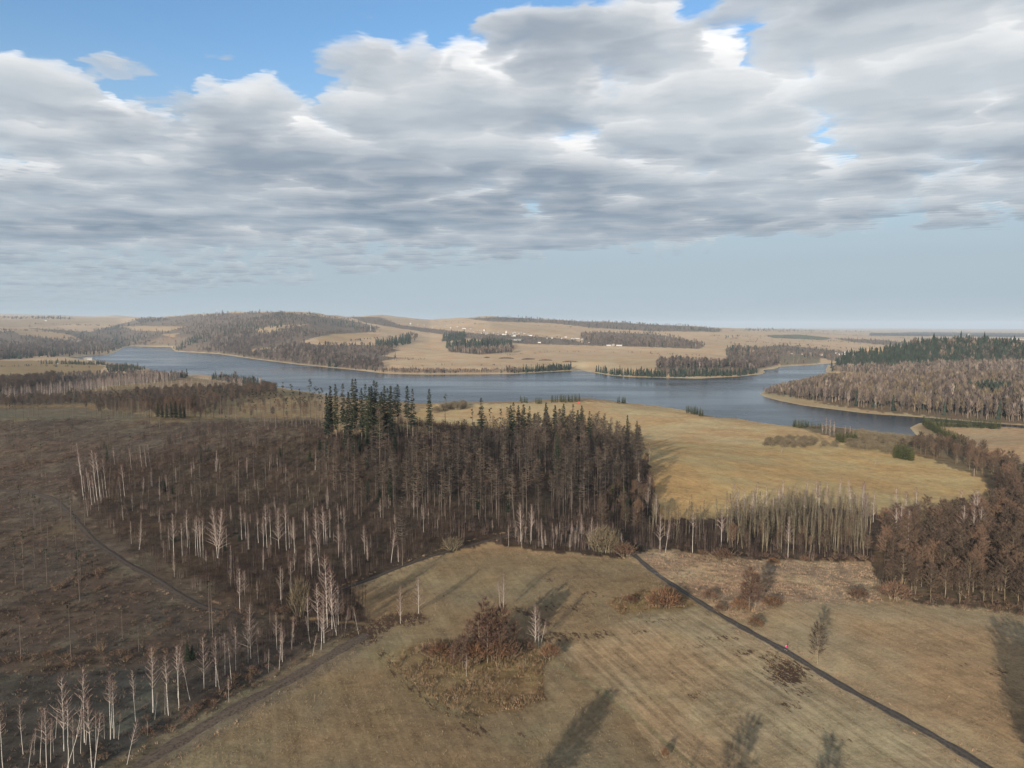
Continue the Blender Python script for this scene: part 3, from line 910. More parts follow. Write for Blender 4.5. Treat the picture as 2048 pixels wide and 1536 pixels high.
build_strip('asphalt_path', ROAD_PX, 3.1, M['asphalt'])
build_strip('forest_track', [(-120, 978), (0, 980), (60, 984), (105, 996), (135, 1021), (160, 1050), (195, 1088), (250, 1125), (300, 1150), (345, 1180), (400, 1212), (455, 1228), (500, 1236)], 3.4, M['mud'], rut=0.06)
build_strip('forest_track', [(640, 1196), (700, 1173), (760, 1150), (830, 1123), (900, 1100), (980, 1082), (1010, 1072), (1060, 1060)], 2.6, M['mud'], rut=0.06)
build_strip('field_track', [(150, 1610), (270, 1536), (390, 1462), (500, 1402), (600, 1347), (690, 1294), (745, 1262)], 5.0, M['mud_light'], rut=0.08)


def build_haze():
    me = bpy.data.meshes.new('haze')
    b = MB()
    b.box((0, 0, 130.0), (76000, 76000, 360.0))
    m = bpy.data.materials.new('haze')
    m.use_nodes = True
    t = m.node_tree
    t.nodes.clear()
    out = t.nodes.new('ShaderNodeOutputMaterial')
    v = t.nodes.new('ShaderNodeVolumePrincipled')
    v.inputs['Color'].default_value = (0.66, 0.78, 0.93, 1)
    v.inputs['Density'].default_value = 4.3e-5
    t.links.new(v.outputs[0], out.inputs['Volume'])
    o = link_mesh('haze', b.mesh('haze', [m]))
    o['kind'] = 'stuff'
    o.display_type = 'WIRE'


build_haze()

# ------------------------------------------------------------------ trees: a few models of each kind
def trunk_line(H, lean=0.0, wob=0.01, k=9, bend=0.0):
    t = np.linspace(0, 1, k)
    a = rng.uniform(0, 2 * math.pi)
    w = np.cumsum(rng.normal(0, wob * H / k * 2.2, (k, 2)), axis=0)
    w[0] = 0
    x = w[:, 0] + lean * H * t + bend * H * t ** 2
    return np.stack([x, w[:, 1], t * H], axis=1), t


def at_line(L, t, v):
    return np.stack([np.interp(v, t, L[:, i]) for i in range(3)], axis=-1)


def limb(p, az, el, ln, curve, k=4):
    """points of a branch that leaves p at a heading and an angle above level and bends by curve"""
    s = np.linspace(0, 1, k)
    e = el + curve * s
    dx = np.concatenate([[0], np.cumsum(np.cos(e[:-1]) * ln / (k - 1))])
    dz = np.concatenate([[0], np.cumsum(np.sin(e[:-1]) * ln / (k - 1))])
    return np.stack([p[0] + dx * math.cos(az), p[1] + dx * math.sin(az), p[2] + dz], axis=1)


def twigs_on(b, line, count, ln, w, spread_up=0.5, mat=0, start=0.25, fan=0.9):
    """fine twigs along a limb"""
    t = np.linspace(0, 1, len(line))
    v = rng.uniform(start, 1.0, count)
    p = at_line(line, t, v)
    d = line[-1] - line[0]
    d = d / (np.linalg.norm(d) + 1e-9)
    q = rng.normal(size=(count, 3)) * fan + d[None] * 1.0
    q[:, 2] += spread_up
    q /= np.linalg.norm(q, axis=1)[:, None]
    b.slivers(p, p + q * (ln * rng.uniform(0.5, 1.2, count))[:, None], w, mat)


def birch_model(H=18.0, crown0=0.35, n=46, lean=0.0, bend=0.0, wide=0.15, tw=0.05, ntw=8, stems=1, forked=False):
    tr, cr = MB(), MB()
    for s in range(stems):
        h = H * (1.0 if s == 0 else rng.uniform(0.6, 0.95))
        ln_ = lean if stems == 1 else rng.uniform(-0.16, 0.16)
        L, t = trunk_line(h, ln_, 0.013, 9, bend)
        off = np.array([0.0, 0, 0]) if s == 0 else np.array([rng.uniform(-1.1, 1.1), rng.uniform(-0.8, 0.8), 0])
        L = L + off
        r0 = 0.0050 * h + 0.014
        tr.tube(L, r0 * (1 - t) ** 0.8 + 0.018, 5, 0)
        for i in range(n if s == 0 else int(n * 0.6)):
            v = crown0 + (1 - crown0) * (i + rng.uniform()) / n * 0.97
            p = at_line(L, t, v)
            az = i * 2.4 + rng.uniform(-0.5, 0.5)
            ln = h * wide * ((1 - v) / (1 - crown0)) ** 0.7 * rng.uniform(0.4, 1.3) + 0.025 * h
            br = limb(p, az, rng.uniform(0.55, 1.1), ln, rng.uniform(-0.35, 0.35), 4)
            tr.tube(br, np.linspace(0.06 * (1 - v) + 0.045, 0.026, 4), 3, 1)
            twigs_on(cr, br, ntw, 0.07 * h, tw, 0.7, 0, 0.25, 0.45)
        twigs_on(cr, L[-3:], 10, 0.07 * h, tw, 0.9, 0, 0.2, 0.4)
    return [('trunk', tr, [M['birch_bark'], M['birch_limb']]), ('crown', cr, [M['birch_twig']])]


def larch_model(H=27.0, crown0=0.45, wide=0.125, n=84, ntw=15, tw=0.14, lean=0.0):
    tr, cr = MB(), MB()
    L, t = trunk_line(H, lean, 0.004, 8)
    tr.tube(L, (0.0055 * H + 0.02) * (1 - t) ** 0.75 + 0.02, 5, 0)
    for i in range(n):
        v = crown0 + (1 - crown0) * (i // 5 * 5 / n + rng.normal(0, 0.006)) ** 0.92 if i > 4 else crown0
        p = at_line(L, t, v)
        az = rng.uniform(0, 2 * math.pi)
        u = (1 - v) / (1 - crown0)
        ln = H * wide * (u ** 0.6) * min(1.0, 0.5 + 3.0 * (1 - u)) * rng.uniform(0.6, 1.15) + 0.35
        br = limb(p, az, rng.uniform(-0.15, 0.35), ln, rng.uniform(0.0, 0.5), 3)
        tr.tube(br, np.linspace(0.075, 0.028, 3), 3, 0)
        twigs_on(cr, br, ntw, 0.85, tw, -0.05, 0, 0.1, 0.6)
    for i in range(9):                              # short dead stubs under the crown
        v = rng.uniform(0.2, crown0)
        p = at_line(L, t, v)
        br = limb(p, rng.uniform(0, 6.3), rng.uniform(-0.2, 0.2), rng.uniform(0.5, 1.6), -0.2, 3)
        tr.tube(br, np.linspace(0.03, 0.01, 3), 3, 0)
    return [('trunk', tr, [M['larch_bark']]), ('crown', cr, [M['larch_twig']])]


def spruce_model(H=30.0, crown0=0.25, wide=0.105, n=34, gap=0.15, needle='spruce_needle', sprays=5, dens=1.0, lean=0.0, per=7):
    tr, cr = MB(), MB()
    L, t = trunk_line(H, lean, 0.004, 7)
    tr.tube(L, (0.0075 * H + 0.03) * (1 - t) ** 0.8 + 0.02, 5, 0)
    for i in range(n):
        v = crown0 + (1 - crown0) * (i / n)
        u = (1 - v) / (1 - crown0)
        env = wide * H * (u ** 0.72) * min(1.0, 0.55 + 2.2 * (1 - u)) + 0.25
        env *= rng.uniform(0.65, 1.15)
        rot = rng.uniform(0, 6.3)
        for j in range(per):
            if rng.uniform() < gap:
                continue
            az = rot + j * 2 * math.pi / per + rng.uniform(-0.35, 0.35)
            ln = env * rng.uniform(0.6, 1.15)
            p = at_line(L, t, v) + np.array([0, 0, rng.uniform(-0.3, 0.3)])
            br = limb(p, az, rng.uniform(-0.1, 0.3), ln, rng.uniform(-0.75, -0.25), 4)
            # boughs: a drooping blade down each side of the bough's line, plus hanging sprays
            side = np.array([-math.sin(az), math.cos(az), 0.0])
            wd = ln * 0.24 * np.array([0.35, 1.0, 0.75, 0.05]) * dens
            dr = -0.33 * wd
            lft, rgt = br + side * wd[:, None], br - side * wd[:, None]
            lft[:, 2] += dr
            rgt[:, 2] += dr
            V = np.concatenate([lft, br, rgt])
            cr.add(V, [(0, 4, 5), (0, 5, 1), (1, 5, 6), (1, 6, 2), (2, 6, 7), (4, 8, 9), (4, 9, 5), (5, 9, 10), (5, 10, 6), (6, 10, 7)], 0)
            if sprays:
                q = rng.uniform(0.2, 1.0, sprays)
                pp = at_line(br, np.linspace(0, 1, 4), q)
                dd = np.stack([rng.normal(0, 0.35, sprays) + 0.5 * math.cos(az), rng.normal(0, 0.35, sprays) + 0.5 * math.sin(az), rng.uniform(-0.9, 0.1, sprays)], axis=1)
                cr.slivers(pp, pp + dd * (0.25 * ln + 0.35), 0.32 * dens * max(0.5, wide * H / 3.2), 0)
    top = at_line(L, t, 0.96)
    cr.slivers(np.repeat(top[None], 6, 0), top[None] + np.stack([rng.normal(0, 0.3, 6), rng.normal(0, 0.3, 6), rng.uniform(0.3, 1.3, 6)], 1), 0.3, 0)
    return [('trunk', tr, [M['spruce_bark']]), ('crown', cr, [M[needle]])]


def thinned_model(H=25.0, crown0=0.66, tuft=0.6):
    """a drawn-up conifer of a thinned wood: bare pole, dead stubs, a small ragged top"""
    tr, cr = MB(), MB()
    L, t = trunk_line(H, rng.normal(0, 0.01), 0.004, 7)
    tr.tube(L, (0.008 * H + 0.05) * (1 - t) ** 0.8 + 0.03, 5, 0)
    for i in range(34):
        v = rng.uniform(0.3, 0.98)
        p = at_line(L, t, v)
        ln = rng.uniform(0.5, 2.3) * (1.15 - v) * 1.5 + 0.25
        br = limb(p, rng.uniform(0, 6.3), rng.uniform(-0.35, 0.25), ln, rng.uniform(-0.4, 0.2), 3)
        tr.tube(br, np.linspace(0.04, 0.012, 3), 3, 0)
        if v > crown0 and rng.uniform() < tuft:
            twigs_on(cr, br, 12, 1.0, 0.34, -0.4, 0, 0.1, 0.7)
        elif rng.uniform() < 0.5:
            twigs_on(cr, br, 3, 0.5, 0.05, -0.2, 1, 0.1, 0.7)
    return [('trunk', tr, [M['dead_bark']]), ('crown', cr, [M['spruce_needle'], M['larch_twig']])]


def alder_model(H=17.0, wide=0.24, n=30, ntw=26, tw=0.15, crown0=0.30, bark='alder_bark', twig='alder_twig', stems=1, up=0.75, round_top=True, ltw=0.085, fill=260):
    tr, cr = MB(), MB()
    for s in range(stems):
        h = H * (1.0 if s == 0 else rng.uniform(0.75, 0.98))
        lean = 0.0 if stems == 1 else rng.uniform(0.05, 0.2)
        az0 = rng.uniform(0, 6.3)
        L, t = trunk_line(h, lean, 0.010, 7)
        c, si = math.cos(az0), math.sin(az0)
        L = np.stack([L[:, 0] * c - L[:, 1] * si, L[:, 0] * si + L[:, 1] * c, L[:, 2]], 1)
        tr.tube(L, (0.0052 * h + 0.03) * (0.7 if bark == 'aspen_bark' else 1.0) * (1 - t) ** 0.9 + 0.02, 5, 0)
        nn = n if stems == 1 else max(8, int(n * 1.5 / stems))
        for i in range(nn):
            v = crown0 + (0.97 - crown0) * (i + rng.uniform()) / nn
            p = at_line(L, t, v)
            u = (v - crown0) / (1 - crown0)
            env = math.sqrt(max(0.03, 1 - (2 * u - 0.75) ** 2 / 1.6)) if round_top else (1 - u) ** 0.6
            ln = h * wide * env * rng.uniform(0.7, 1.15)
            br = limb(p, i * 2.4 + rng.uniform(-0.5, 0.5), up * rng.uniform(0.6, 1.25), ln, rng.uniform(0.0, 0.5), 4)
            tr.tube(br, np.linspace(0.04 + 0.006 * ln, 0.022, 4), 3, 0)
            twigs_on(cr, br, ntw, ltw * h, tw, 0.35, 0, 0.3, 0.75)
        twigs_on(cr, L[-2:], ntw, ltw * h, tw, 0.6, 0, 0.2, 0.7)
    if fill and round_top:                          # outer sprays close the crown to a rounded, lumpy whole
        q = rng.normal(size=(fill, 3))
        q /= np.linalg.norm(q, axis=1)[:, None]
        lump = 1 + 0.18 * np.sin(4 * q[:, 0] + rng.uniform(0, 6)) * np.sin(5 * q[:, 1] + 3 * q[:, 2])
        rad = rng.uniform(0.2, 1.0, fill) ** 0.4 * lump
        p = q * rad[:, None] * A([wide * H * 0.95, wide * H * 0.95, H * (1 - crown0) * 0.5]) + A([0, 0, H * (0.5 + crown0 * 0.5)])
        d = q + np.stack([rng.normal(0, 0.5, fill), rng.normal(0, 0.5, fill), rng.uniform(0.1, 0.9, fill)], 1)
        d /= np.linalg.norm(d, axis=1)[:, None]
        cr.slivers(p - d * 0.03 * H, p + d * (ltw * H * rng.uniform(0.4, 0.9, fill))[:, None], tw, 0)
    return [('trunk', tr, [M[bark]]), ('crown', cr, [M[twig]])]


def bush_model(H=4.0, Wd=4.0, n=22, m=520, twig='shrub_twig', stem='alder_bark', tw=0.11, ln=0.24):
    """many-stemmed shrub: stems fan out of the ground, fine twigs fill a rounded, uneven volume"""
    tr, cr = MB(), MB()
    for i in range(n):
        az = rng.uniform(0, 6.3)
        r = math.sqrt(rng.uniform()) * Wd * 0.18
        el = rng.uniform(0.75, 1.5)
        br = limb((r * math.cos(az), r * math.sin(az), 0), az + rng.normal(0, 0.3), el, H * rng.uniform(0.6, 0.95), rng.uniform(-0.3, 0.1), 4)
        tr.tube(br, np.linspace(0.05, 0.016, 4), 3, 0)
    q = rng.normal(size=(m, 3))
    q /= np.linalg.norm(q, axis=1)[:, None]
    q[:, 2] = np.abs(q[:, 2]) * 0.95 - 0.12
    lump = 1 + 0.16 * np.sin(5 * q[:, 0] + rng.uniform(0, 6)) * np.sin(4 * q[:, 1] + 6 * q[:, 2])
    rad = rng.uniform(0.15, 1.0, m) ** 0.5 * lump
    p = q * rad[:, None] * A([Wd / 2, Wd / 2, H * 0.60]) + A([0, 0, H * 0.33])
    p[:, 2] = np.maximum(p[:, 2], 0.05)
    d = q * A([1, 1, 0.7]) + np.stack([rng.normal(0, 0.5, m), rng.normal(0, 0.5, m), rng.uniform(0.1, 1.0, m)], 1)
    d /= np.linalg.norm(d, axis=1)[:, None]
    cr.slivers(p - d * (0.4 * ln * H), p + d * (ln * H * rng.uniform(0.5, 1.1, m))[:, None] * 0.6, tw, 0)
    return [('stem', tr, [M[stem]]), ('twigs', cr, [M[twig]])]


def joined(parts, name):
    """one mesh of a model's parts, for masses"""
    b, mats = MB(), []
    for _, p, ms in parts:
        for v in p.v:
            b.v.append(v)
        b.f += [tuple(i + b.nv for i in f) for f in p.f]
        b.m += [i + len(mats) for i in p.m]
        b.nv += p.nv
        mats += ms
    return b.mesh(name, mats)


def scaled(parts, H):
    return parts, H


class Kind:
    """models of one kind; each placed tree is an Empty with copies of the model's parts"""
    def __init__(s, name, cat, models):
        s.name, s.cat, s.models = name, cat, []
        for parts, H in models:
            s.models.append(([(pn, b.mesh(name + '_' + pn, ms)) for pn, b, ms in parts], H, parts))
        s.mass = None

    def place(s, p, H, label, group=None, i=None, rot=None, wide=1.0, tilt=(0.0, 0.0)):
        i = int(rng.integers(len(s.models))) if i is None else i
        parts, h0, _ = s.models[i]
        e = bpy.data.objects.new(s.name, None)
        COL.objects.link(e)
        k = H / h0
        e.location = (p[0], p[1], p[2] - 0.15)
        e.scale = (k * wide, k * wide, k)
        e.rotation_euler = (tilt[0], tilt[1], rng.uniform(0, 6.3) if rot is None else rot)
        e.empty_display_size = 0.5
        tag(e, label, s.cat, group)
        for pn, me in parts:
            link_mesh(pn, me, e)
        return e

    def masses(s):
        """the same models, each joined into one mesh, in a collection that only masses draw from"""
        if s.mass is None:
            c = bpy.data.collections.new(s.name + '_models')
            for j, (_, h0, parts) in enumerate(s.models):
                o = bpy.data.objects.new('%s_model_%02d' % (s.name, j), joined(parts, s.name + '_mass'))
                o.scale = (1 / h0,) * 3
                c.objects.link(o)
            s.mass = c
        return s.mass


_groups = {}


def mass_group(coll):
    """geometry nodes: one model of the collection on every point, turned and sized by the point's own values"""
    if coll.name in _groups:
        return _groups[coll.name]
    g = bpy.data.node_groups.new('plants_of_' + coll.name, 'GeometryNodeTree')
    g.interface.new_socket('Geometry', in_out='INPUT', socket_type='NodeSocketGeometry')
    g.interface.new_socket('Geometry', in_out='OUTPUT', socket_type='NodeSocketGeometry')
    N = NT(g)
    i, o = N.n('NodeGroupInput'), N.n('NodeGroupOutput')
    ci = N.n('GeometryNodeCollectionInfo')
    ci.inputs[0].default_value = coll
    ci.inputs['Separate Children'].default_value = True
    ci.inputs['Reset Children'].default_value = False
    iop = N.n('GeometryNodeInstanceOnPoints')
    iop.inputs['Pick Instance'].default_value = True
    g.links.new(i.outputs[0], iop.inputs['Points'])
    g.links.new(ci.outputs[0], iop.inputs['Instance'])
    for nm, ty, tgt in (('model', 'INT', 'Instance Index'), ('turn', 'FLOAT_VECTOR', 'Rotation'), ('size', 'FLOAT_VECTOR', 'Scale')):
        a = N.n('GeometryNodeInputNamedAttribute', data_type=ty)
        a.inputs[0].default_value = nm
        g.links.new(a.outputs[0], iop.inputs[tgt])
    g.links.new(iop.outputs[0], o.inputs[0])
    _groups[coll.name] = g
    return g


def mass(name, coll, pts, size, model=None, turn=None):
    """one stuff object: many plants of a collection's models"""
    pts = np.asarray(pts, float)
    n = len(pts)
    if n == 0:
        return None
    k = len(coll.objects)
    me = bpy.data.meshes.new(name)
    me.vertices.add(n)
    me.vertices.foreach_set('co', pts.astype(np.float32).ravel())
    size = np.asarray(size, float)
    if size.ndim == 1:
        size = np.repeat(size[:, None], 3, 1)
    if turn is None:
        turn = np.stack([rng.normal(0, 0.03, n), rng.normal(0, 0.03, n), rng.uniform(0, 6.3, n)], 1)
    model = rng.integers(0, k, n) if model is None else np.asarray(model)
    a = me.attributes.new('model', 'INT', 'POINT')
    a.data.foreach_set('value', model.astype(np.int32))
    a = me.attributes.new('turn', 'FLOAT_VECTOR', 'POINT')
    a.data.foreach_set('vector', turn.astype(np.float32).ravel())
    a = me.attributes.new('size', 'FLOAT_VECTOR', 'POINT')
    a.data.foreach_set('vector', size.astype(np.float32).ravel())
    o = link_mesh(name, me)
    md = o.modifiers.new('plants', 'NODES')
    md.node_group = mass_group(coll)
    o['kind'] = 'stuff'
    return o


def model_collection(name, meshes, unit=1.0):
    c = bpy.data.collections.new(name)
    for j, me in enumerate(meshes):
        o = bpy.data.objects.new('%s_%02d' % (name, j), me)
        o.scale = (unit,) * 3
        c.objects.link(o)
    return c


BIRCH = Kind('birch_tree', 'tree', [(birch_model(18, 0.36, 42, wide=0.18), 18), (birch_model(18, 0.28, 46, wide=0.20), 18), (birch_model(18, 0.5, 34, wide=0.14), 18),
                                    (birch_model(18, 0.45, 34, wide=0.14, bend=0.06), 18), (birch_model(18, 0.6, 26, wide=0.12), 18), (birch_model(18, 0.2, 60, wide=0.23, tw=0.06), 18),
                                    (birch_model(18, 0.35, 34, stems=3, wide=0.15), 18)])
LARCH = Kind('larch_tree', 'tree', [(larch_model(27, 0.42), 27), (larch_model(27, 0.55, 0.10, 60), 27), (larch_model(27, 0.35, 0.14, 95), 27), (larch_model(27, 0.6, 0.13, 60), 27), (larch_model(27, 0.5, 0.115, 70, lean=0.05), 27)])
SPRUCE = Kind('spruce_tree', 'tree', [(spruce_model(30, 0.18, 0.10, 36, 0.16, dens=1.5), 30), (spruce_model(30, 0.28, 0.095, 30, 0.24, dens=1.45), 30), (spruce_model(30, 0.42, 0.10, 24, 0.25, dens=1.4), 30), (spruce_model(30, 0.10, 0.12, 40, 0.12, dens=1.4), 30),
                                      (spruce_model(30, 0.5, 0.085, 20, 0.25, dens=1.3), 30)])
THIN = Kind('thinned_conifer', 'tree', [(thinned_model(25, 0.66), 25), (thinned_model(25, 0.75, 0.4), 25), (thinned_model(25, 0.55, 0.7), 25), (thinned_model(25, 0.8, 0.25), 25), (thinned_model(25, 0.5, 0.5), 25)])
ALDER = Kind('alder_tree', 'tree', [(alder_model(17, 0.24, 32, 34), 17), (alder_model(17, 0.20, 30, 36, crown0=0.4), 17), (alder_model(17, 0.22, 30, 32, stems=3), 17), (alder_model(17, 0.26, 34, 34, crown0=0.22), 17)])
ASPEN = Kind('aspen_tree', 'tree', [(alder_model(21, 0.085, 26, 14, 0.075, 0.35, 'aspen_bark', 'aspen_twig', up=1.15, round_top=False, ltw=0.06), 21),
                                    (alder_model(21, 0.10, 30, 14, 0.075, 0.3, 'aspen_bark', 'aspen_twig', up=1.1, round_top=False, stems=2, ltw=0.06), 21),
                                    (alder_model(21, 0.075, 24, 14, 0.075, 0.42, 'aspen_bark', 'aspen_twig', up=1.2, round_top=False, ltw=0.06), 21)])
YOUNG = Kind('young_spruce', 'tree', [(spruce_model(9, 0.04, 0.20, 22, 0.02, 'young_needle', 3, 1.5), 9), (spruce_model(9, 0.03, 0.17, 22, 0.02, 'young_needle', 3, 1.3), 9), (spruce_model(9, 0.05, 0.23, 20, 0.03, 'young_needle', 3, 1.3), 9)])
COPSE = Kind('alder_tree', 'tree', [(alder_model(17, 0.20, 30, 30, 0.15, 0.2, 'alder_bark', 'copse_twig', stems=3), 17), (alder_model(17, 0.2, 34, 34, 0.15, 0.2, 'alder_bark', 'copse_twig'), 17)])
BUSH = Kind('bush', 'bush', [(bush_model(4, 4.5), 4), (bush_model(4, 3.8, 18), 4), (bush_model(4, 5.5, 26, 620), 4)])
WILLOW = Kind('willow_shrub', 'shrub', [(bush_model(5, 5, 26, 460, 'willow_twig', 'aspen_bark', 0.09), 5), (bush_model(5, 6, 30, 520, 'willow_twig', 'aspen_bark', 0.09), 5)])
RUSTY = Kind('rusty_shrub', 'shrub', [(bush_model(4, 4, 20, 560, 'rust_twig', 'alder_bark', 0.10), 4), (bush_model(4, 5, 24, 620, 'rust_twig', 'alder_bark', 0.10), 4)])


def scatter(poly, spacing, lo=60, hi=2600, jit=0.45, pad=0.0):
    """spaced points on the ground inside an outline given in photograph pixels"""
    poly = np.asarray(poly, float)
    g = [ground(a, b) for a, b in poly]
    g = A([q for q in g if q is not None])
    x0, y0 = g.min(0)[:2] - pad
    x1, y1 = g.max(0)[:2] + pad
    xs, ys = np.arange(x0, x1, spacing), np.arange(y0, y1, spacing)
    if len(xs) * len(ys) > 400000:
        return np.zeros((0, 3))
    X, Y = np.meshgrid(xs, ys)
    X[1::2] += spacing / 2
    X = (X + rng.uniform(-jit, jit, X.shape) * spacing).ravel()
    Y = (Y + rng.uniform(-jit, jit, Y.shape) * spacing).ravel()
    k = Y > 20
    X, Y = X[k], Y[k]
    Z = height(X, Y)
    px, py = project(X, Y, Z)
    d = np.hypot(X, Y)
    k = inside(poly, px, py) & (d > lo) & (d < hi) & (Z > WATER + 0.15)
    return np.stack([X[k], Y[k], Z[k]], 1)


def keep_off(pts, lines, dist):
    """drop points nearer than dist to the given polylines (photograph pixels)"""
    ok = np.ones(len(pts), bool)
    for ln in lines:
        g = [ground(a, b) for a, b in ln]
        for p, q in zip(g[:-1], g[1:]):
            ex, ey = q[0] - p[0], q[1] - p[1]
            t = np.clip(((pts[:, 0] - p[0]) * ex + (pts[:, 1] - p[1]) * ey) / (ex * ex + ey * ey + 1e-9), 0, 1)
            ok &= np.hypot(pts[:, 0] - p[0] - t * ex, pts[:, 1] - p[1] - t * ey) > dist
    return pts[ok]


TRACK1 = [(-120, 978), (60, 984), (135, 1021), (195, 1088), (300, 1150), (400, 1212), (500, 1236)]
TRACK2 = [(640, 1196), (760, 1150), (900, 1100), (1060, 1060)]

# waiting lists: (point, height) of every tree of a crowd; the 300 that show largest become things, the rest one mass
CROWD = {}


def crowd(kind, pts, hts, label, group, wide=(0.9, 1.12)):
    for p, h in zip(pts, hts):
        CROWD.setdefault(kind.name, (kind, []))[1].append((h / math.hypot(p[0], p[1]), p, h, label, group, rng.uniform(*wide)))


# ---- single birches of the clearing's edge and the meadow: base pixel, top row, label, options
BIRCHES = [
    (306, 1425, 1293, 'tall straight white birch with short upswept branches, alone above the lower field track', 0, {}),
    (337, 1431, 1310, 'slender white birch just right of the tall straight one by the field track', 2, {}),
    (358, 1421, 1289, 'thin pale birch nearest the dark young spruce by the field track', 4, {}),
    (128, 1502, 1353, 'white birch with many low branches, left of the crossed birch on the lower clearing', 1, {}),
    (169, 1485, 1334, 'tall white birch crossed by the leaning stems in the lower left clearing', 2, {}),
    (221, 1479, 1353, 'left one of two close upright birches in the lower left clearing', 4, {}),
    (228, 1477, 1363, 'right one of two close upright birches in the lower left clearing', 4, {}),
    (184, 1537, 1398, 'white birch cut by the lower edge of the picture beside a leaning birch', 2, {}),
    (189, 1537, 1425, 'white birch leaning to the right out of the lower edge of the picture', 4, {'tilt': 0.16}),
    (133, 1540, 1430, 'birch leaning far to the right across the white trunks at the lower edge', 4, {'tilt': 0.34}),
    (137, 1536, 1400, 'upright pale birch behind the far-leaning birch at the lower edge', 4, {}),
    (152, 1478, 1386, 'bent birch with a curved stem arching right in the lower left clearing', 3, {'tilt': 0.18}),
    (93, 1536, 1414, 'forked white birch at the lower edge, third from the left corner', 0, {}),
    (57, 1536, 1472, 'short crooked birch at the lower edge near the left corner', 3, {'tilt': 0.14}),
    (6, 1537, 1420, 'white birch trunk in the lower left corner of the picture', 4, {}),
    (192, 1501, 1424, 'short thin birch between the tall trunks of the lower left clearing', 4, {}),
    (237, 1479, 1425, 'small birch leaning right of the two close upright birches', 4, {'tilt': 0.12}),
    (295, 1471, 1441, 'birch sapling in dark scrub below the tall straight birch', 2, {}),
    (408, 1379, 1273, 'white birch with wide drooping limbs in the row above the field track', 1, {}),
    (432, 1373, 1273, 'thin birch beside the wide-limbed birch above the field track', 4, {}),
    (450, 1351, 1266, 'birch with a narrow crown in the middle of the row above the field track', 2, {}),
    (472, 1341, 1252, 'birch with a spreading crown and bent limbs above the field track', 0, {}),
    (496, 1327, 1239, 'thin straight birch close to the broad many-branched birch', 4, {}),
    (502, 1317, 1206, 'broad many-branched white birch at the end of the forest track', 5, {}),
    (554, 1300, 1223, 'birch with a bushy pale crown beyond the end of the forest track', 0, {}),
    (565, 1324, 1262, 'thin birch stem on the dark slope below the bushy pale crown', 4, {}),
    (588, 1286, 1232, 'short pale birch stem in the shadow left of the large birch group', 4, {}),
    (617, 1262, 1187, 'leaning thin birch at the left of the large birch group', 3, {'tilt': -0.05}),
    (637, 1262, 1165, 'left outer stem of the large pinkish birch group by the meadow', 0, {}),
    (648, 1286, 1188, 'foremost stem of the large pinkish birch group by the meadow', 5, {}),
    (655, 1255, 1110, 'tallest birch of the large pinkish birch group by the meadow', 1, {}),
    (664, 1258, 1140, 'birch right of the tallest in the large pinkish birch group', 5, {}),
    (677, 1250, 1162, 'right outer birch of the large pinkish birch group', 5, {}),
    (690, 1262, 1215, 'small birch at the right foot of the large pinkish birch group', 3, {'tilt': 0.1}),
    (480, 1224, 1136, 'lone slim white birch standing beside the bend of the forest track', 0, {}),
    (561, 1200, 1132, 'white birch with a forked crown in front of the dark thicket', 1, {}),
    (583, 1196, 1122, 'thin birch right of the fork-crowned birch in front of the thicket', 4, {}),
    (801, 1247, 1173, 'small bare white birch alone on the meadow, left of two', 5, {'wide': 0.9}),
    (837, 1227, 1153, 'pinkish bare birch alone on the meadow, right of two', 5, {}),
    (1007, 1222, 1145, 'tall double birch behind the reddish copse on the meadow', 5, {}),
    (1001, 1220, 1160, 'slim side stem of the double birch behind the reddish copse', 2, {'tilt': -0.06}),
    (1070, 1294, 1208, 'white old birch with thick crooked limbs right of the reddish copse', 5, {'wide': 1.15}),
    (1077, 1292, 1223, 'straight middle stem of the white birches right of the reddish copse', 2, {}),
    (1082, 1288, 1237, 'white birch stem leaning right beside the reddish copse', 3, {'tilt': 0.16}),
    (933, 1353, 1307, 'little white birch in front of the reddish copse', 0, {}),
    (435, 1116, 1015, 'left half of the big white twin birch leaning apart in the wood', 5, {'tilt': -0.07}),
    (436, 1116, 1017, 'right half of the big white twin birch leaning apart in the wood', 5, {'tilt': 0.10}),
    (348, 1112, 1026, 'light-crowned white birch, leftmost of the row before the twin birch', 0, {}),
    (558, 1097, 1015, 'white birch with a wide fan crown right of the twin birch', 5, {}),
    (1041, 1083, 1005, 'white birch on the forest edge above the meadow, left of two', 1, {}),
    (1063, 1081, 1008, 'white birch on the forest edge above the meadow, right of two', 0, {}),
    (1163, 1086, 1028, 'slim white birch on the forest edge left of the yellowish willow scrub', 0, {}),
    (1183, 1086, 1032, 'pinkish birch beside the yellowish willow scrub on the forest edge', 1, {}),
    (1320, 1105, 1026, 'broad white birch on the edge of the tan fallow', 1, {}),
    (1331, 1105, 1044, 'leaning white birch right beside the broad birch at the fallow', 3, {'tilt': 0.08}),
    (1442, 1093, 1013, 'gnarled white birch at the left end of the aspen row', 0, {}),
    (1385, 1105, 1024, 'thin white birch in front of the gap left of the aspen row', 4, {}),
    (1576, 1117, 1032, 'white birch among the yellowish aspens', 0, {}),
    (729, 1108, 1050, 'pale birch at the left of the forest edge above the track', 0, {}),
    (782, 1126, 1053, 'crooked pale birch hanging over the track at the forest edge', 3, {'tilt': 0.1}),
    (640, 1149, 1038, 'leaning white birch in the thicket over the large birch group', 2, {'tilt': -0.05}),
    (624, 1155, 1077, 'pair-stemmed birch in the thicket left of the large birch group', 1, {}),
    (692, 1157, 1106, 'small white birch right of the large birch group', 0, {}),
    (1208, 945, 913, 'grey birch high in the wood, left of two near the field', 1, {}),
    (1246, 950, 905, 'grey birch high in the wood, right of two near the field', 5, {}),
]
birch_seen = []
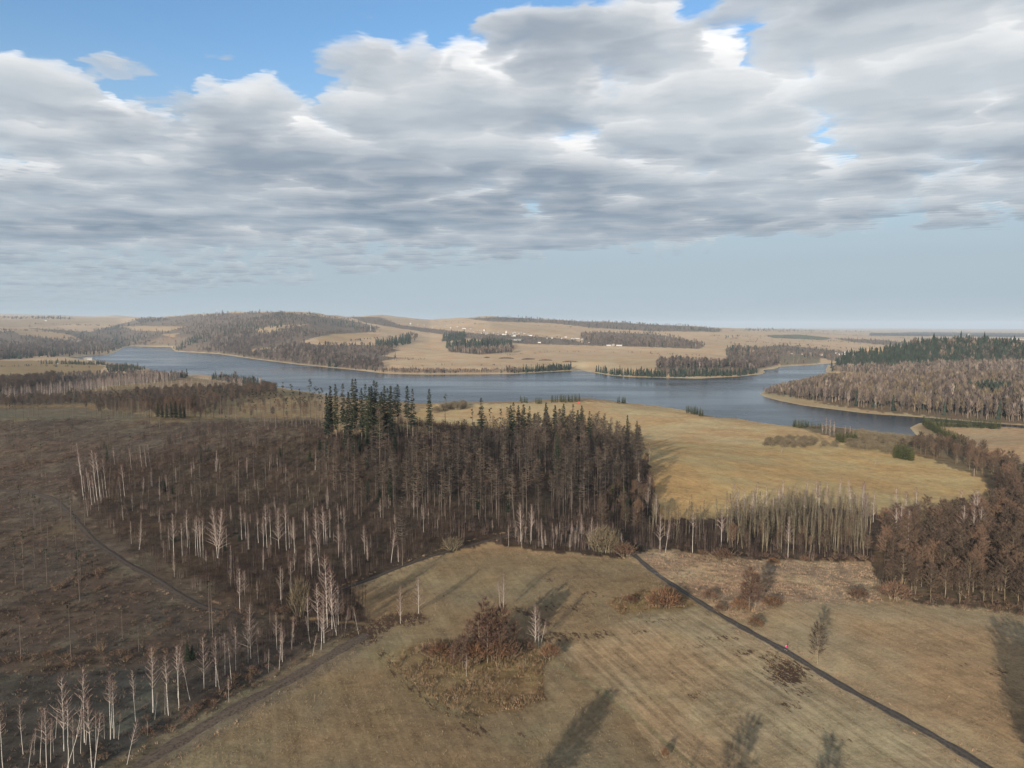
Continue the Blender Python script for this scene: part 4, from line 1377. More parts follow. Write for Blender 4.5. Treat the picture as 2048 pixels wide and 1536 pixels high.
for bx, by, ty, lab, mod, opt in BIRCHES:
    p = ground(bx, by)
    H = max(3.0, top_height(p, ty))
    a = opt.get('tilt', 0.0)
    BIRCH.place(p, H / max(0.5, math.cos(a)), lab, None, mod, wide=opt.get('wide', 1.0), rot=0.0 if a else None, tilt=(0.0, a))
    birch_seen.append(p)
# rows of birch poles that are alike
row = [(365, 1112, 1046), (375, 1095, 1019), (397, 1114, 1032), (401, 1114, 1036), (406, 1116, 1034), (392, 1111, 1040), (484, 1079, 1013), (492, 1080, 1024), (527, 1093, 1034), (534, 1095, 1009),
       (542, 1089, 1018), (573, 1101, 1009), (579, 1097, 1034), (589, 1106, 1034), (610, 1089, 1015), (648, 1089, 1011), (652, 1088, 1024), (677, 1116, 1048), (688, 1070, 1015), (517, 1086, 1024), (632, 1082, 1016), (660, 1075, 1018)]
crowdrow = [(ground(a, b), c) for a, b, c in row]
for p, c in crowdrow:
    BIRCH.place(p, top_height(p, c), 'slim white birch pole in the row along the dark wood beside the twin birch', 'white birch poles along the dark wood', int(rng.choice([2, 4, 4, 0])))
for i in range(34):
    f = rng.uniform()
    a, b = (150 + 560 * f + rng.normal(0, 14), 1490 - 225 * f + rng.normal(0, 12)) if i < 24 else (rng.uniform(20, 260), rng.uniform(1470, 1536))
    p = ground(a, b)
    BIRCH.place(p, rng.uniform(6, 15), 'thin birch between the taller white birches ' + ('of the row above the field track' if i < 24 else 'of the lower left clearing'), 'thin birches ' + ('of the row above the field track' if i < 24 else 'of the lower left clearing'),
                int(rng.choice([2, 3, 4])), wide=0.85, rot=0.0, tilt=(0.0, rng.normal(0.02, 0.07)))
row2 = [(161, 950, 885), (168, 1000, 905), (178, 985, 935), (184, 1010, 945), (190, 1005, 950), (195, 1000, 900), (202, 1002, 905), (208, 995, 945), (214, 995, 918), (220, 1003, 975), (172, 1000, 950),
        (230, 930, 893), (243, 1003, 953), (263, 940, 897), (284, 935, 890), (293, 935, 892), (300, 928, 888), (176, 1033, 1000), (250, 995, 930)]
for a, b, c in row2:
    p = ground(a, b)
    BIRCH.place(p, top_height(p, c), 'tall thin grey-white birch pole in the loose stand right of the forest track bend', 'grey birch poles by the track bend', int(rng.choice([2, 4, 4])), rot=0.0, tilt=(0.0, -0.06))
n_birch_single = len(BIRCHES) + len(row) + len(row2) + 34

# ---- dark spruces on the skyline of the hill: top pixel, height, model
SPRUCES = [(660, 771, 27, 3), (671, 767, 29, 0), (685, 765, 30, 1), (705, 756, 32, 0), (711, 756, 31, 1), (722, 775, 28, 0), (730, 766, 31, 1), (738, 772, 30, 3), (742, 770, 30, 0), (748, 759, 33, 1), (753, 762, 32, 1),
           (762, 782, 27, 3), (768, 770, 30, 0), (775, 775, 29, 1), (781, 770, 30, 3), (789, 773, 29, 4), (795, 767, 30, 2), (814, 770, 30, 2), (825, 776, 29, 1), (858, 776, 28, 0),
           (653, 785, 24, 3), (696, 782, 27, 3), (759, 790, 26, 3)]
sp_lab = {(858, 776): 'lone dark spruce with a dense crown right of the dark spruce group, against the lake', (825, 776): 'right one of two ragged spruces against the lake beside the dark group',
          (814, 770): 'left one of two ragged spruces with bare trunks against the lake', (660, 771): 'stout dark spruce at the left end of the dark group on the hill',
          (748, 759): 'tallest ragged spruce in the middle of the dark group on the hill', (705, 756): 'tallest spruce in the left half of the dark group on the hill'}
for px_, py_, H, mod in SPRUCES:
    H += 3
    p = under_top(px_, py_, H, 330, 620)
    lab = sp_lab.get((px_, py_))
    SPRUCE.place(p, H, lab or 'tall dark spruce in the %s part of the dense dark group on the hill' % ('left' if px_ < 700 else 'middle' if px_ < 760 else 'right'), None if lab else 'dark spruces on the hill, %s part' % ('left' if px_ < 700 else 'middle' if px_ < 760 else 'right'), mod)
for px_, py_, H, mod in [(962, 794, 28, 1), (1021, 809, 25, 0), (1027, 803, 26, 1), (1037, 809, 25, 1), (1047, 807, 26, 2), (1059, 811, 25, 1), (1092, 804, 27, 0), (1110, 809, 26, 0), (1127, 806, 27, 0), (1146, 807, 26, 1),
                         (1164, 810, 26, 0), (1156, 819, 24, 3), (1179, 821, 24, 1)]:
    p = under_top(px_, py_, H + 2, 340, 640)
    H += 2
    lab = 'ragged dark spruce standing alone above the brown larches, left of the far field' if px_ == 962 else None
    SPRUCE.place(p, H, lab or 'dark spruce top rising out of the brown larch wood in front of the pale field', None if lab else 'spruces along the back of the larch wood', mod, wide=1.25)
for px_, py_, H, mod, lab in [(1255, 829, 25, 3, 'left one of two dark spruces at the right end of the larch wood'), (1274, 840, 24, 0, 'right one of two dark spruces at the right end of the larch wood'),
                              (1115, 862, 26, 3, 'large olive spruce in the middle of the brown larches'), (400, 884, 12, 3, 'small dark spruce alone on the brown clearing'),
                              (213, 889, 11, 3, 'dark young spruce behind the leaning birch on the clearing')]:
    SPRUCE.place(under_top(px_, py_, H, 300, 560), H, lab, None, mod)
for px_, b_, t_ in [(316, 836, 803), (325, 837, 808), (334, 838, 806), (343, 838, 802), (352, 838, 801), (361, 838, 806), (369, 837, 812)]:
    p = ground(px_, b_)
    SPRUCE.place(p, top_height(p, t_), 'dark spruce in the compact dark clump on the far edge of the clearing', 'compact dark spruce clump', 3, wide=1.5)
for px_, b_, t_, lab in [(172, 815, 795, 'dark round spruce at the left of the clearing skyline'), (138, 806, 778, 'left dark spruce before the brown wood'), (152, 806, 779, 'right dark spruce before the brown wood')]:
    p = ground(px_, b_)
    SPRUCE.place(p, top_height(p, t_), lab, None, 3, wide=1.3)
for px_, b_, t_, lab in [(1224, 1016, 971, 'left green young conifer in the wood by the field'), (1248, 1026, 975, 'right green young conifer in the wood by the field'), (1262, 1016, 985, 'dark young conifer behind the green ones by the field')]:
    p = ground(px_, b_)
    YOUNG.place(p, top_height(p, t_), lab, None, None, wide=0.75)
for px_, b_, t_, lab in [(376, 1325, 1282, 'dark young spruce in reddish scrub above the field track'), (385, 1322, 1288, 'second dark young spruce in reddish scrub above the field track')]:
    p = ground(px_, b_)
    SPRUCE.place(p, top_height(p, t_), lab, None, 3, wide=1.7)

# ---- thinned conifers on the left-hand skyline: top pixels
for px_, py_, H in [(566, 762, 27), (582, 764, 27), (619, 755, 29), (600, 770, 24), (591, 790, 20), (573, 792, 20), (606, 790, 20), (612, 785, 22), (630, 768, 26), (636, 775, 24), (643, 772, 25), (550, 782, 23), (540, 772, 24),
                    (528, 776, 24), (520, 770, 24), (512, 774, 23), (505, 768, 24), (498, 772, 24), (470, 760, 25), (455, 762, 25), (440, 768, 24), (447, 755, 26), (425, 764, 24), (410, 770, 23), (400, 772, 23), (388, 765, 24),
                    (372, 768, 23), (300, 770, 22), (285, 768, 22), (290, 764, 23), (276, 764, 23), (260, 762, 23), (252, 764, 23), (244, 772, 21), (236, 765, 22), (228, 760, 24), (222, 756, 25), (218, 764, 22), (210, 770, 22), (200, 768, 22), (190, 775, 21), (180, 762, 23),
                    (170, 770, 22), (143, 760, 24), (125, 800, 14), (92, 800, 14), (82, 795, 15), (75, 790, 16), (64, 780, 19), (56, 792, 16), (45, 800, 15), (24, 800, 15), (30, 810, 13), (12, 805, 14), (-8, 800, 14), (890, 783, 27), (1002, 809, 26), (980, 812, 24), (945, 810, 24)]:
    p = under_top(px_, py_, H, 330, 720)
    w = 'left of the dark round spruce' if px_ < 172 else 'between the dark round spruce and the compact dark clump' if px_ < 315 else 'right behind the compact dark clump' if px_ < 415 else 'midway between the compact clump and the dark group' if px_ < 545 \
        else 'close to the left of the dark spruce group' if px_ < 650 else 'over the far field right of the dark spruce group'
    THIN.place(p, H, 'thin ragged conifer pole ' + w, 'thinned conifers ' + w)
for px_, b_, t_, lab in [(143, 1317, 1194, 'dark dead trunk standing alone on the clearing'), (195, 1298, 1211, 'thin dark trunk on the clearing, second from the dead trunk'), (245, 1278, 1208, 'dark pole nearest the track on the clearing'),
                         (278, 1304, 1232, 'very thin pole right of the dark poles on the clearing')]:
    p = ground(px_, b_)
    THIN.place(p, top_height(p, t_), lab, None, 3, wide=0.8)
for i in range(60):
    for _ in range(20):
        a, b = rng.uniform(0, 470), rng.uniform(845, 1330)
        if inside(CLEAR, A([a]), A([b]))[0] and (b < 940 or (40 < a < 175 and 1010 < b < 1200) or rng.uniform() < 0.1):
            break
    p = ground(a, b)
    w = 'high on the clearing below its skyline' if b < 940 else 'beside the bend of the forest track' if b < 1200 and a < 180 else 'low on the open clearing'
    THIN.place(p, rng.uniform(11, 19), 'thin dark conifer pole standing ' + w, 'dark poles ' + w, int(rng.choice([1, 3, 4])), wide=0.8)

# ---- the larch wood
LARCHZ = [(850, 935), (960, 885), (1100, 876), (1230, 890), (1285, 925), (1290, 985), (1180, 1035), (1000, 1060), (830, 1050), (770, 1000)]
LARCHS = [(600, 935), (760, 915), (850, 935), (770, 1000), (830, 1050), (650, 1020)]


def part_of(px, py, xs, ys):
    """words for the part of a wood in which a tree's foot is seen"""
    i, j = int(np.searchsorted(xs, px)), int(np.searchsorted(ys, py))
    return i, j


def larch_label(p):
    a, b = project(A([p[0]]), A([p[1]]), A([p[2]]))
    i, j = part_of(a[0], b[0], [930, 1060, 1180], [925, 985])
    w = ('at its left end', 'left of its middle', 'right of its middle', 'at its right end by the field')[i]
    d = ('back', 'middle', 'front')[j]
    return 'bare brown larch, %s ranks of the hill wood, %s' % (d, w), 'larches of the hill wood, %s ranks, %s' % (d, w)


pts = keep_off(scatter(LARCHZ, 6.9), [ROAD_PX[:3], TRACK2], 4)
gap = np.sin(pts[:, 0] / 19.0 + 1.3 * np.sin(pts[:, 1] / 27.0)) * np.sin(pts[:, 1] / 23.0 + 0.5)
pts = pts[(gap > -0.5) | (rng.uniform(size=len(pts)) < 0.35)]
for p in pts:
    lab, g = larch_label(p)
    b = float(project(A([p[0]]), A([p[1]]), A([p[2]]))[1][0])
    crowd(LARCH, [p], [rng.triangular(13, 21, 25) if b < 925 else rng.triangular(16, 25, 30)], lab, g)
pts = scatter(LARCHS, 9.5)
crowd(LARCH, pts, rng.triangular(13, 20, 27, len(pts)), 'bare brown larch standing apart in front of the dark spruce group', 'larches in front of the dark spruces')
pts = scatter([(230, 945), (420, 908), (600, 905), (640, 1020), (620, 1060), (520, 1055), (250, 1040), (200, 1000)], 11)
crowd(LARCH, pts, rng.triangular(8, 11, 20, len(pts)), 'bare brown larch standing scattered over low birch scrub left of the dark wood', 'scattered larches left of the wood')
for px_, b_, t_, lab in [(402, 1010, 915, 'pale brown feathery larch standing over the birch scrub at the left'), (613, 1000, 920, 'single brown larch left of the dense wood'), (760, 940, 812, 'tall slim larch with a pale trunk in front of the dark spruces'),
                         (805, 1132, 990, 'broad brown larch over the track at the front of the wood'), (1268, 1070, 1012, 'light brown larch on the forest edge by the path'), (1285, 1075, 1022, 'low light brown larch beside the path')]:
    p = ground(px_, b_)
    LARCH.place(p, top_height(p, t_), lab, None, 2)
pts = keep_off(scatter([(190, 1000), (420, 935), (640, 930), (760, 1010), (1000, 1062), (1240, 1100), (1000, 1085), (860, 1112), (700, 1170), (640, 1220), (430, 1195), (290, 1125), (170, 1040)], 8.5), [TRACK1, TRACK2], 5)
pts = pts[rng.uniform(size=len(pts)) < 0.42]
for p in pts:
    a, b = project(A([p[0]]), A([p[1]]), A([p[2]]))
    i, j = part_of(a[0], b[0], [420, 650, 860], [1020, 1090])
    w = ('by the forest track', 'around the twin birch', 'above the large birch group', 'under the larches')[i]
    d = ('far', 'middle', 'near')[j]
    crowd(BIRCH, [p], [rng.triangular(4, 7, 13)], 'thin greyish young birch in the %s part of the scrub %s' % (d, w), 'young birches in the %s scrub %s' % (d, w), (0.6, 0.95))
n_young = 0
pts = scatter([(1015, 1072), (1130, 1070), (1245, 1088), (1250, 1113), (1100, 1101), (1015, 1093)], 4.6)
for p in pts:
    crowd(BIRCH, [p], [rng.uniform(5, 10)], 'thin pinkish young birch in the front fringe of the wood above the meadow', 'young birches in the front fringe of the wood', (0.7, 1.0))
pts = scatter([(320, 1110), (600, 1095), (610, 1078), (330, 1082)], 7)
for p in pts[rng.uniform(size=len(pts)) < 0.6]:
    SPRUCE.place(p, rng.uniform(3, 6), 'low dark green spruce under the white birch poles of the wood', 'low spruces under the birch poles', 3, wide=2.0)
for a, b, H in [(640, 905, 9), (655, 915, 11), (690, 900, 12), (735, 895, 13), (720, 905, 10), (760, 890, 12), (790, 900, 10), (620, 925, 8), (850, 905, 9), (560, 915, 6), (905, 960, 9), (480, 955, 5), (330, 985, 6), (345, 990, 5), (320, 980, 5)]:
    SPRUCE.place(ground(a, b), H, 'dark young spruce in the shade at the foot of the tall spruces and larches', 'dark young spruces in the wood', 3, wide=1.7)
for i in range(22):
    a, b = rng.uniform(700, 1260), rng.uniform(915, 1050)
    SPRUCE.place(ground(a, b), rng.uniform(8, 20), 'dark spruce standing singly among the brown larches of the hill wood', 'single spruces among the larches', int(rng.choice([0, 1, 3])), wide=1.2)
pts = scatter([(1180, 1040), (1240, 985), (1292, 930), (1308, 985), (1322, 1040), (1290, 1080), (1220, 1070)], 9)
crowd(ALDER, pts, rng.uniform(8, 14, len(pts)), 'grey-brown round bare tree at the right front corner of the hill wood', 'round trees at the corner of the hill wood')
for a, b in [(1288, 960), (1298, 930), (1278, 990), (1300, 1000), (1312, 1045), (1295, 1030)]:
    BIRCH.place(ground(a, b), rng.uniform(12, 16), 'pale birch on the edge between the hill wood and the lakeside field', 'birches on the field edge of the hill wood', int(rng.choice([0, 1, 5])))
# ---- alders and aspens at the right
pts = scatter([(1450, 1098), (1560, 1108), (1640, 1113), (1738, 1114), (1745, 1070), (1640, 1045), (1450, 1062)], 4.0)
for p in pts:
    a, b = project(A([p[0]]), A([p[1]]), A([p[2]]))
    i, j = part_of(a[0], b[0], [1520, 1600, 1680], [1080])
    w = ('left end', 'left half', 'right half', 'right end by the alders')[i]
    d = ('back', 'front')[j]
    crowd(ASPEN, [p], [rng.triangular(8, 18, 22)], 'slender yellowish aspen, %s of the row above the fallow, %s' % (d, w), 'aspens above the fallow, %s, %s' % (d, w))
pts = scatter([(1290, 1085), (1440, 1090), (1440, 1060), (1310, 1045)], 8)
crowd(ASPEN, pts, rng.uniform(12, 19, len(pts)), 'yellowish bare aspen in the thin wood between the path and the aspen row', 'aspens beside the path')
pts = scatter([(1440, 1058), (1640, 1040), (1745, 1066), (1760, 1040), (1640, 1018), (1450, 1040)], 6.5)
crowd(BIRCH, pts, rng.uniform(14, 20, len(pts)), 'birch with purplish twigs behind the aspen row at the field edge', 'birches behind the aspen row')
pts = scatter([(1750, 1122), (1772, 1188), (1850, 1204), (1960, 1212), (2048, 1226), (2200, 1262), (2200, 1010), (2040, 1000), (1990, 1036), (1850, 1052), (1765, 1070)], 6.4)
for p in pts:
    a, b = project(A([p[0]]), A([p[1]]), A([p[2]]))
    i, j = part_of(a[0], b[0], [1850, 1950], [1085, 1150])
    w = ('towards the aspens', 'in its middle', 'by the picture edge')[i]
    d = ('back', 'middle', 'front')[j]
    crowd(ALDER, [p], [rng.uniform(10.5, 16)], 'rounded brown alder, %s ranks of the right-hand wood, %s' % (d, w), 'alders of the right-hand wood, %s ranks, %s' % (d, w), (1.0, 1.3))
pts = scatter([(1790, 912), (1850, 912), (1960, 950), (2000, 985), (2048, 1030), (2300, 1060), (2300, 1010), (2048, 950), (1930, 905), (1860, 895)], 9)
crowd(ALDER, pts, rng.uniform(11, 15, len(pts)), 'rounded dark brown alder along the stream beyond the right-hand field', 'alders along the stream', (1.0, 1.2))
pts = scatter([(1990, 1000), (2080, 1030), (2300, 1090), (2300, 1050), (2090, 1005), (1995, 975)], 7)
crowd(ALDER, pts, rng.uniform(12, 16, len(pts)), 'dark rounded alder in the corner where the right-hand field ends', 'alders at the field corner', (1.1, 1.3))
for a, b in [(1790, 1005), (1810, 1010), (1830, 1008), (1920, 1012), (1946, 1016), (1952, 1018), (1800, 1050), (1815, 1058), (1790, 1056), (1925, 1050), (1945, 1052), (1960, 1045)]:
    p = ground(a, b + 45)
    BIRCH.place(p, rng.uniform(18, 21), 'pale pinkish birch crown standing out of the brown alder wood', 'pale birches in the alder wood', 5)
pts = scatter([(1450, 1100), (1560, 1110), (1640, 1115), (1738, 1116), (1745, 1075), (1640, 1050), (1450, 1066)], 9)
crowd(ALDER, pts, rng.uniform(6, 12, len(pts)), 'low grey-brown bare tree between the aspen trunks above the fallow', 'low trees between the aspens')
# outside the right-hand edge: the alders whose shadow falls into the meadow
ldir = A([math.sin(R(SUN_AZ)), math.cos(R(SUN_AZ))])


def caster(a, b, H, kd, mod, lab, g):
    """a tree whose shadow ends at the pixel"""
    tip = ground(a, b)
    xy = tip[:2] - ldir * H / math.tan(R(SUN_EL))
    z = float(height(A([xy[0]]), A([xy[1]]))[0])
    qx, qy = project(A([xy[0]] * 2), A([xy[1]] * 2), A([z, z + H]))
    if all((-60 < a_ < 2085 and 0 < b_ < 1560) for a_, b_ in zip(qx, qy)) or (-60 < qx[1] < 2085 and qy[1] < 1545):
        return                                   # would stand in the picture, where the photograph has none
    kd.place((xy[0], xy[1], z), H, lab, g, mod, wide=1.2)


for a, b in [(1962, 1220), (1980, 1232), (2000, 1246), (1985, 1275), (2012, 1290), (2030, 1325), (2005, 1315), (2040, 1385), (2042, 1262), (2028, 1246), (2018, 1350), (1998, 1256), (2046, 1300), (2055, 1340)]:
    caster(a, b, rng.uniform(16, 20), ALDER, 3, 'alder standing beyond the right-hand edge of the meadow', 'alders beyond the meadow edge')
# trees below the picture whose long shadows lie across the meadow: shadow-tip pixels and heights
for a, b, H, kd, mod in [(1215, 1385, 21, ALDER, 1), (1190, 1420, 16, ALDER, 0), (1512, 1415, 19, ASPEN, 1), (1500, 1450, 17, ALDER, 3), (1665, 1478, 16, ALDER, 1), (1400, 1500, 15, BIRCH, 3)]:
    caster(a, b, H, kd, mod, 'bare tree on the meadow below the picture, its shadow reaching into it', 'trees below the picture')
# ---- meadow: the copse, the tree by the path, bushes
for a, b, t_, lab in [(985, 1318, 1195, 'tallest reddish-brown alder in the middle of the copse on the meadow'), (1005, 1314, 1212, 'reddish alder right of the tallest in the meadow copse'), (962, 1320, 1215, 'reddish alder left of the tallest in the meadow copse'),
                      (1024, 1308, 1238, 'reddish alder at the right end of the meadow copse'), (940, 1310, 1240, 'reddish alder at the left of the meadow copse'), (975, 1326, 1230, 'front alder with pale stems in the meadow copse'),
                      (925, 1336, 1270, 'small reddish alder at the front left of the meadow copse'), (905, 1340, 1285, 'low alder with thin pale stems at the front left of the copse'), (1000, 1325, 1240, 'front right alder of the meadow copse')]:
    p = ground(a, b)
    COPSE.place(p, top_height(p, t_), lab, None, wide=1.05)
for a, b, t_, kd, w, lab in [(990, 1322, 1262, RUSTY, 0.8, 'large reddish bush at the front of the meadow copse'), (950, 1326, 1272, RUSTY, 0.9, 'large reddish bush at the front left of the meadow copse'), (1020, 1318, 1270, BUSH, 0.9, 'large dark bush at the right of the meadow copse'),
                          (915, 1310, 1272, BUSH, 1.2, 'purplish bush at the back left of the meadow copse'), (970, 1300, 1225, RUSTY, 0.6, 'tall rusty bush behind the meadow copse'), (880, 1318, 1277, RUSTY, 1.3, 'brown bush at the left end of the meadow copse'), (855, 1312, 1284, BUSH, 1.2, 'low dark bush left of the meadow copse'), (1100, 1317, 1280, RUSTY, 1.0, 'rusty red bush right of the white birches on the meadow'),
                          (1052, 1300, 1272, BUSH, 1.2, 'dark bush under the white birches on the meadow'), (1715, 1199, 1170, BUSH, 1.5, 'round dark bush alone on the tan fallow'), (1545, 1213, 1188, RUSTY, 1.5, 'round brown bush right of the tree clump by the path'),
                          (1512, 1254, 1230, RUSTY, 1.2, 'orange-brown bush below the tree clump by the path'), (1480, 1222, 1190, RUSTY, 1.1, 'reddish bush under the left of the tree clump by the path'), (1420, 1200, 1175, BUSH, 1.3, 'reddish scrub on the fallow beside the path'),
                          (1440, 1225, 1203, BUSH, 1.1, 'low reddish scrub between the path and the tree clump'), (1330, 1214, 1168, RUSTY, 1.3, 'large rusty shrub in the reed bed left of the path'), (1312, 1212, 1182, RUSTY, 1.2, 'rusty shrub left of the largest in the reed bed'),
                          (1262, 1208, 1186, RUSTY, 1.4, 'low rusty shrub at the left end of the reed bed by the path'), (1345, 1212, 1178, BUSH, 1.1, 'dark shrub right beside the path in the reed bed'), (1445, 1122, 1090, BUSH, 1.5, 'grey-brown bush below the gnarled birch at the fallow'),
                          (1548, 1126, 1113, RUSTY, 1.6, 'low rusty bush in front of the aspen row'), (1610, 1122, 1108, BUSH, 1.7, 'low dark bush in front of the aspen row'), (1405, 1112, 1098, BUSH, 1.0, 'small dark bush at the edge of the fallow'),
                          (905, 1100, 1068, WILLOW, 1.3, 'olive round willow bush beside the track at the forest edge'), (1330, 1516, 1488, RUSTY, 0.6, 'small rusty shrub alone on the meadow near the lower edge'), (600, 1232, 1136, WILLOW, 0.42, 'olive feathery willow left of the large birch group'),
                          (1250, 1112, 1080, BUSH, 1.5, 'dark bush where the path enters the wood'), (1235, 1106, 1078, BUSH, 1.4, 'dark bush left of the path at the forest edge'), (1210, 1104, 1040, WILLOW, 0.7, 'yellowish willow scrub at the forest edge'),
                          (1195, 1102, 1045, WILLOW, 0.7, 'yellowish willow scrub left of the first at the forest edge'), (1225, 1104, 1050, WILLOW, 0.6, 'yellowish willow scrub right by the path at the forest edge'), (1790, 1200, 1150, BUSH, 0.9, 'dark scrub at the front corner of the alder wood')]:
    p = ground(a, b)
    kd.place(p, max(1.2, top_height(p, t_)), lab, None, wide=w)
for a, b, t_, lab in [(1498, 1226, 1138, 'tall bare alder of the clump right of the path'), (1510, 1222, 1150, 'second alder of the clump right of the path'), (1490, 1215, 1165, 'short alder at the left of the clump by the path')]:
    p = ground(a, b)
    COPSE.place(p, top_height(p, t_), lab, None, 1, wide=1.25)
p = ground(1635, 1328)
ALDER.place(p, top_height(p, 1250), 'lone bare alder with reddish lower twigs beside the asphalt path', None, 3, wide=1.1)
# ---- young spruces in clipped rows by the lake, willow shrubs
for (x0, y0, x1, y1, n, t_, lab) in [(1102, 805, 1158, 804, 14, 15, 'young dark green spruce in the long row on the lakeside crest'), (1041, 806, 1055, 806, 5, 13, 'young spruce in the first small row on the lakeside crest'), (1072, 807, 1084, 807, 4, 13, 'young spruce in the second small row on the lakeside crest'),
                                     (1236, 807, 1251, 807, 5, 13, 'young spruce in the small clump on the crest right of the long row'), (1374, 826, 1405, 833, 10, 16, 'young green spruce in the row at the near lakeshore'), (1586, 855, 1610, 856, 8, 16, 'young green spruce in the row by the lake inlet'), (1612, 855, 1645, 857, 8, 12, 'low young spruce in the row by the lake inlet'),
                                     (1672, 885, 1712, 884, 14, 20, 'green spruce in the clump behind the willow shrubs'), (1788, 915, 1826, 922, 14, 28, 'olive young spruce in the clump before the alders'),
                                     (1852, 856, 1932, 893, 34, 18, 'young green spruce in the curved row at the right of the inlet'), (1856, 852, 2000, 858, 44, 17, 'young spruce in the straight hedge-like row before the right-hand wood'), (1846, 850, 1880, 872, 16, 18, 'young green spruce in the thick corner of the curved row')]:
    for i in range(n):
        f = (i + rng.uniform(-0.3, 0.3)) / max(1, n - 1)
        a, b = x0 + (x1 - x0) * f, y0 + (y1 - y0) * f + rng.uniform(-1.5, 1.0)
        p = ground(a, b)
        if p is None or p[2] < WATER or p[1] > 1300:
            continue
        YOUNG.place(p, top_height(p, b - t_ * rng.uniform(0.85, 1.1)), lab, lab.replace('young ', 'young spruces, ').split(' in ')[-1])
for poly, sp_, h, lab, g in [([(1528, 893), (1560, 896), (1622, 897), (1635, 880), (1560, 876), (1530, 882)], 5.5, (4, 6), 'pale grey-brown willow shrub in the patch on the lakeside field', 'willow shrubs on the lakeside field'),
                             ([(1640, 895), (1675, 897), (1675, 885), (1645, 885)], 6, (3, 5), 'small pale willow shrub in the gap beside the field patch', 'small willow shrubs beside the field patch'),
                             ([(1690, 895), (1790, 912), (1800, 885), (1850, 900), (1900, 890), (1840, 880), (1760, 872), (1710, 862), (1700, 880)], 6.5, (4.5, 7), 'pale willow shrub in the belt between the field and the inlet', 'willow shrubs along the inlet')]:
    for p in scatter(poly, sp_):
        WILLOW.place(p, rng.uniform(*h), lab, g, wide=1.1)
for a, b, t_ in [(1652, 868, 835), (1660, 872, 838), (1668, 870, 842), (1645, 866, 845), (1690, 872, 850), (1700, 872, 852)]:
    p = ground(a, b)
    BIRCH.place(p, top_height(p, t_), 'pinkish birch beside the spruce row at the lake inlet', 'birches at the lake inlet', 5)
for a, b, t_, lab in [(1562, 906, 893, 'thin leaning sapling alone on the lakeside field, left'), (1749, 931, 916, 'thin sapling alone on the lakeside field, right')]:
    p = ground(a, b)
    BIRCH.place(p, top_height(p, t_), lab, None, 5, rot=0.0, tilt=(0, 0.25))
# ---- middle distance left: brown woods beyond the clearing
for poly, sp_, kd, h, lab, g in [
        ([(0, 790), (160, 778), (290, 753), (365, 758), (300, 772), (200, 784), (0, 804)], 12, BIRCH, (12, 18), 'reddish brown birch of the wood band beyond the clearing', 'birches beyond the clearing'),
        ([(-60, 775), (0, 772), (110, 760), (116, 770), (0, 794), (-60, 796)], 11, ALDER, (14, 19), 'dark brown tree of the round-topped wood beyond the clearing', 'round-topped trees beyond the clearing'),
        ([(-40, 806), (110, 800), (190, 800), (180, 812), (60, 817), (-40, 818)], 10, ALDER, (9, 14), 'brown tree right behind the left end of the clearing skyline', 'brown trees behind the left skyline'),
        ([(170, 812), (300, 790), (420, 784), (540, 780), (560, 792), (470, 806), (390, 836), (200, 832)], 10.5, ALDER, (10, 16), 'sunlit brown tree in the loose wood behind the skyline poles', 'loose brown trees behind the skyline'),
        ([(390, 812), (480, 800), (640, 800), (640, 838), (400, 838)], 22, ALDER, (7, 12), 'low brown tree on the sunlit grass behind the skyline poles', 'low brown trees behind the skyline poles'),
        ([(300, 776), (420, 768), (500, 772), (470, 778), (330, 784)], 13, BIRCH, (11, 16), 'brown birch in the strip before the lake at the left', 'birches before the lake at the left'),
        ([(870, 826), (930, 818), (940, 810), (900, 812), (870, 820)], 9, WILLOW, (7, 10), 'orange brown shrub on the near lakeshore behind the dark spruces', 'shrubs on the near lakeshore')]:
    pts = scatter(poly, sp_)
    crowd(kd, pts, rng.uniform(*h, len(pts)), lab, g, (1.0, 1.3))

# the 300 of each kind that show largest are things; the rest of the kind is one mass
for nm, (kind, lst) in CROWD.items():
    room = 300 - (n_birch_single + n_young + 31 if kind is BIRCH else 60 if kind is ALDER else 30 if kind is WILLOW else 10)

    def shows(t):
        px_, py_ = project(A([t[1][0]]), A([t[1][1]]), A([t[1][2] + t[2] * 0.8]))
        return t[0] * (1.0 if -20 < px_[0] < 2068 and -20 < py_[0] < 1560 else 0.01)
    lst.sort(key=lambda t: -shows(t))
    for _, p, h, lab, g, w in lst[:room]:
        kind.place(p, h, lab, g, wide=w)
    room = max(0, room)
    rest = lst[room:]
    if rest:
        P_ = A([t[1] for t in rest])
        S_ = A([(t[2] * t[5], t[2] * t[5], t[2]) for t in rest])
        mass({'birch_tree': 'birch_wood', 'larch_tree': 'larch_wood', 'alder_tree': 'alder_wood', 'aspen_tree': 'aspen_wood', 'willow_shrub': 'willow_scrub'}[nm], kind.masses(), P_, S_)

# ------------------------------------------------------------------ ground vegetation nobody could count
def thicket_model(n=9, H=7.0, rad=1.6, leafy=12):
    b = MB()
    for i in range(n):
        p = np.array([rng.normal(0, rad * 0.6), rng.normal(0, rad * 0.6), 0])
        h = H * rng.uniform(0.6, 1.1)
        L, t = trunk_line(h, rng.normal(0, 0.04), 0.012, 4)
        L = L + p
        b.tube(L, np.linspace(0.06, 0.012, 4), 3, 0)
        m_ = leafy
        v = rng.uniform(0.3, 1.0, m_)
        q = at_line(L, t, v)
        d = np.stack([rng.normal(0, 0.45, m_), rng.normal(0, 0.45, m_), rng.uniform(0.4, 1.1, m_)], 1)
        b.slivers(q, q + d * (h * 0.17), 0.085, 1)
    return b.mesh('thicket', [M['thicket_stem'], M['thicket_twig']])


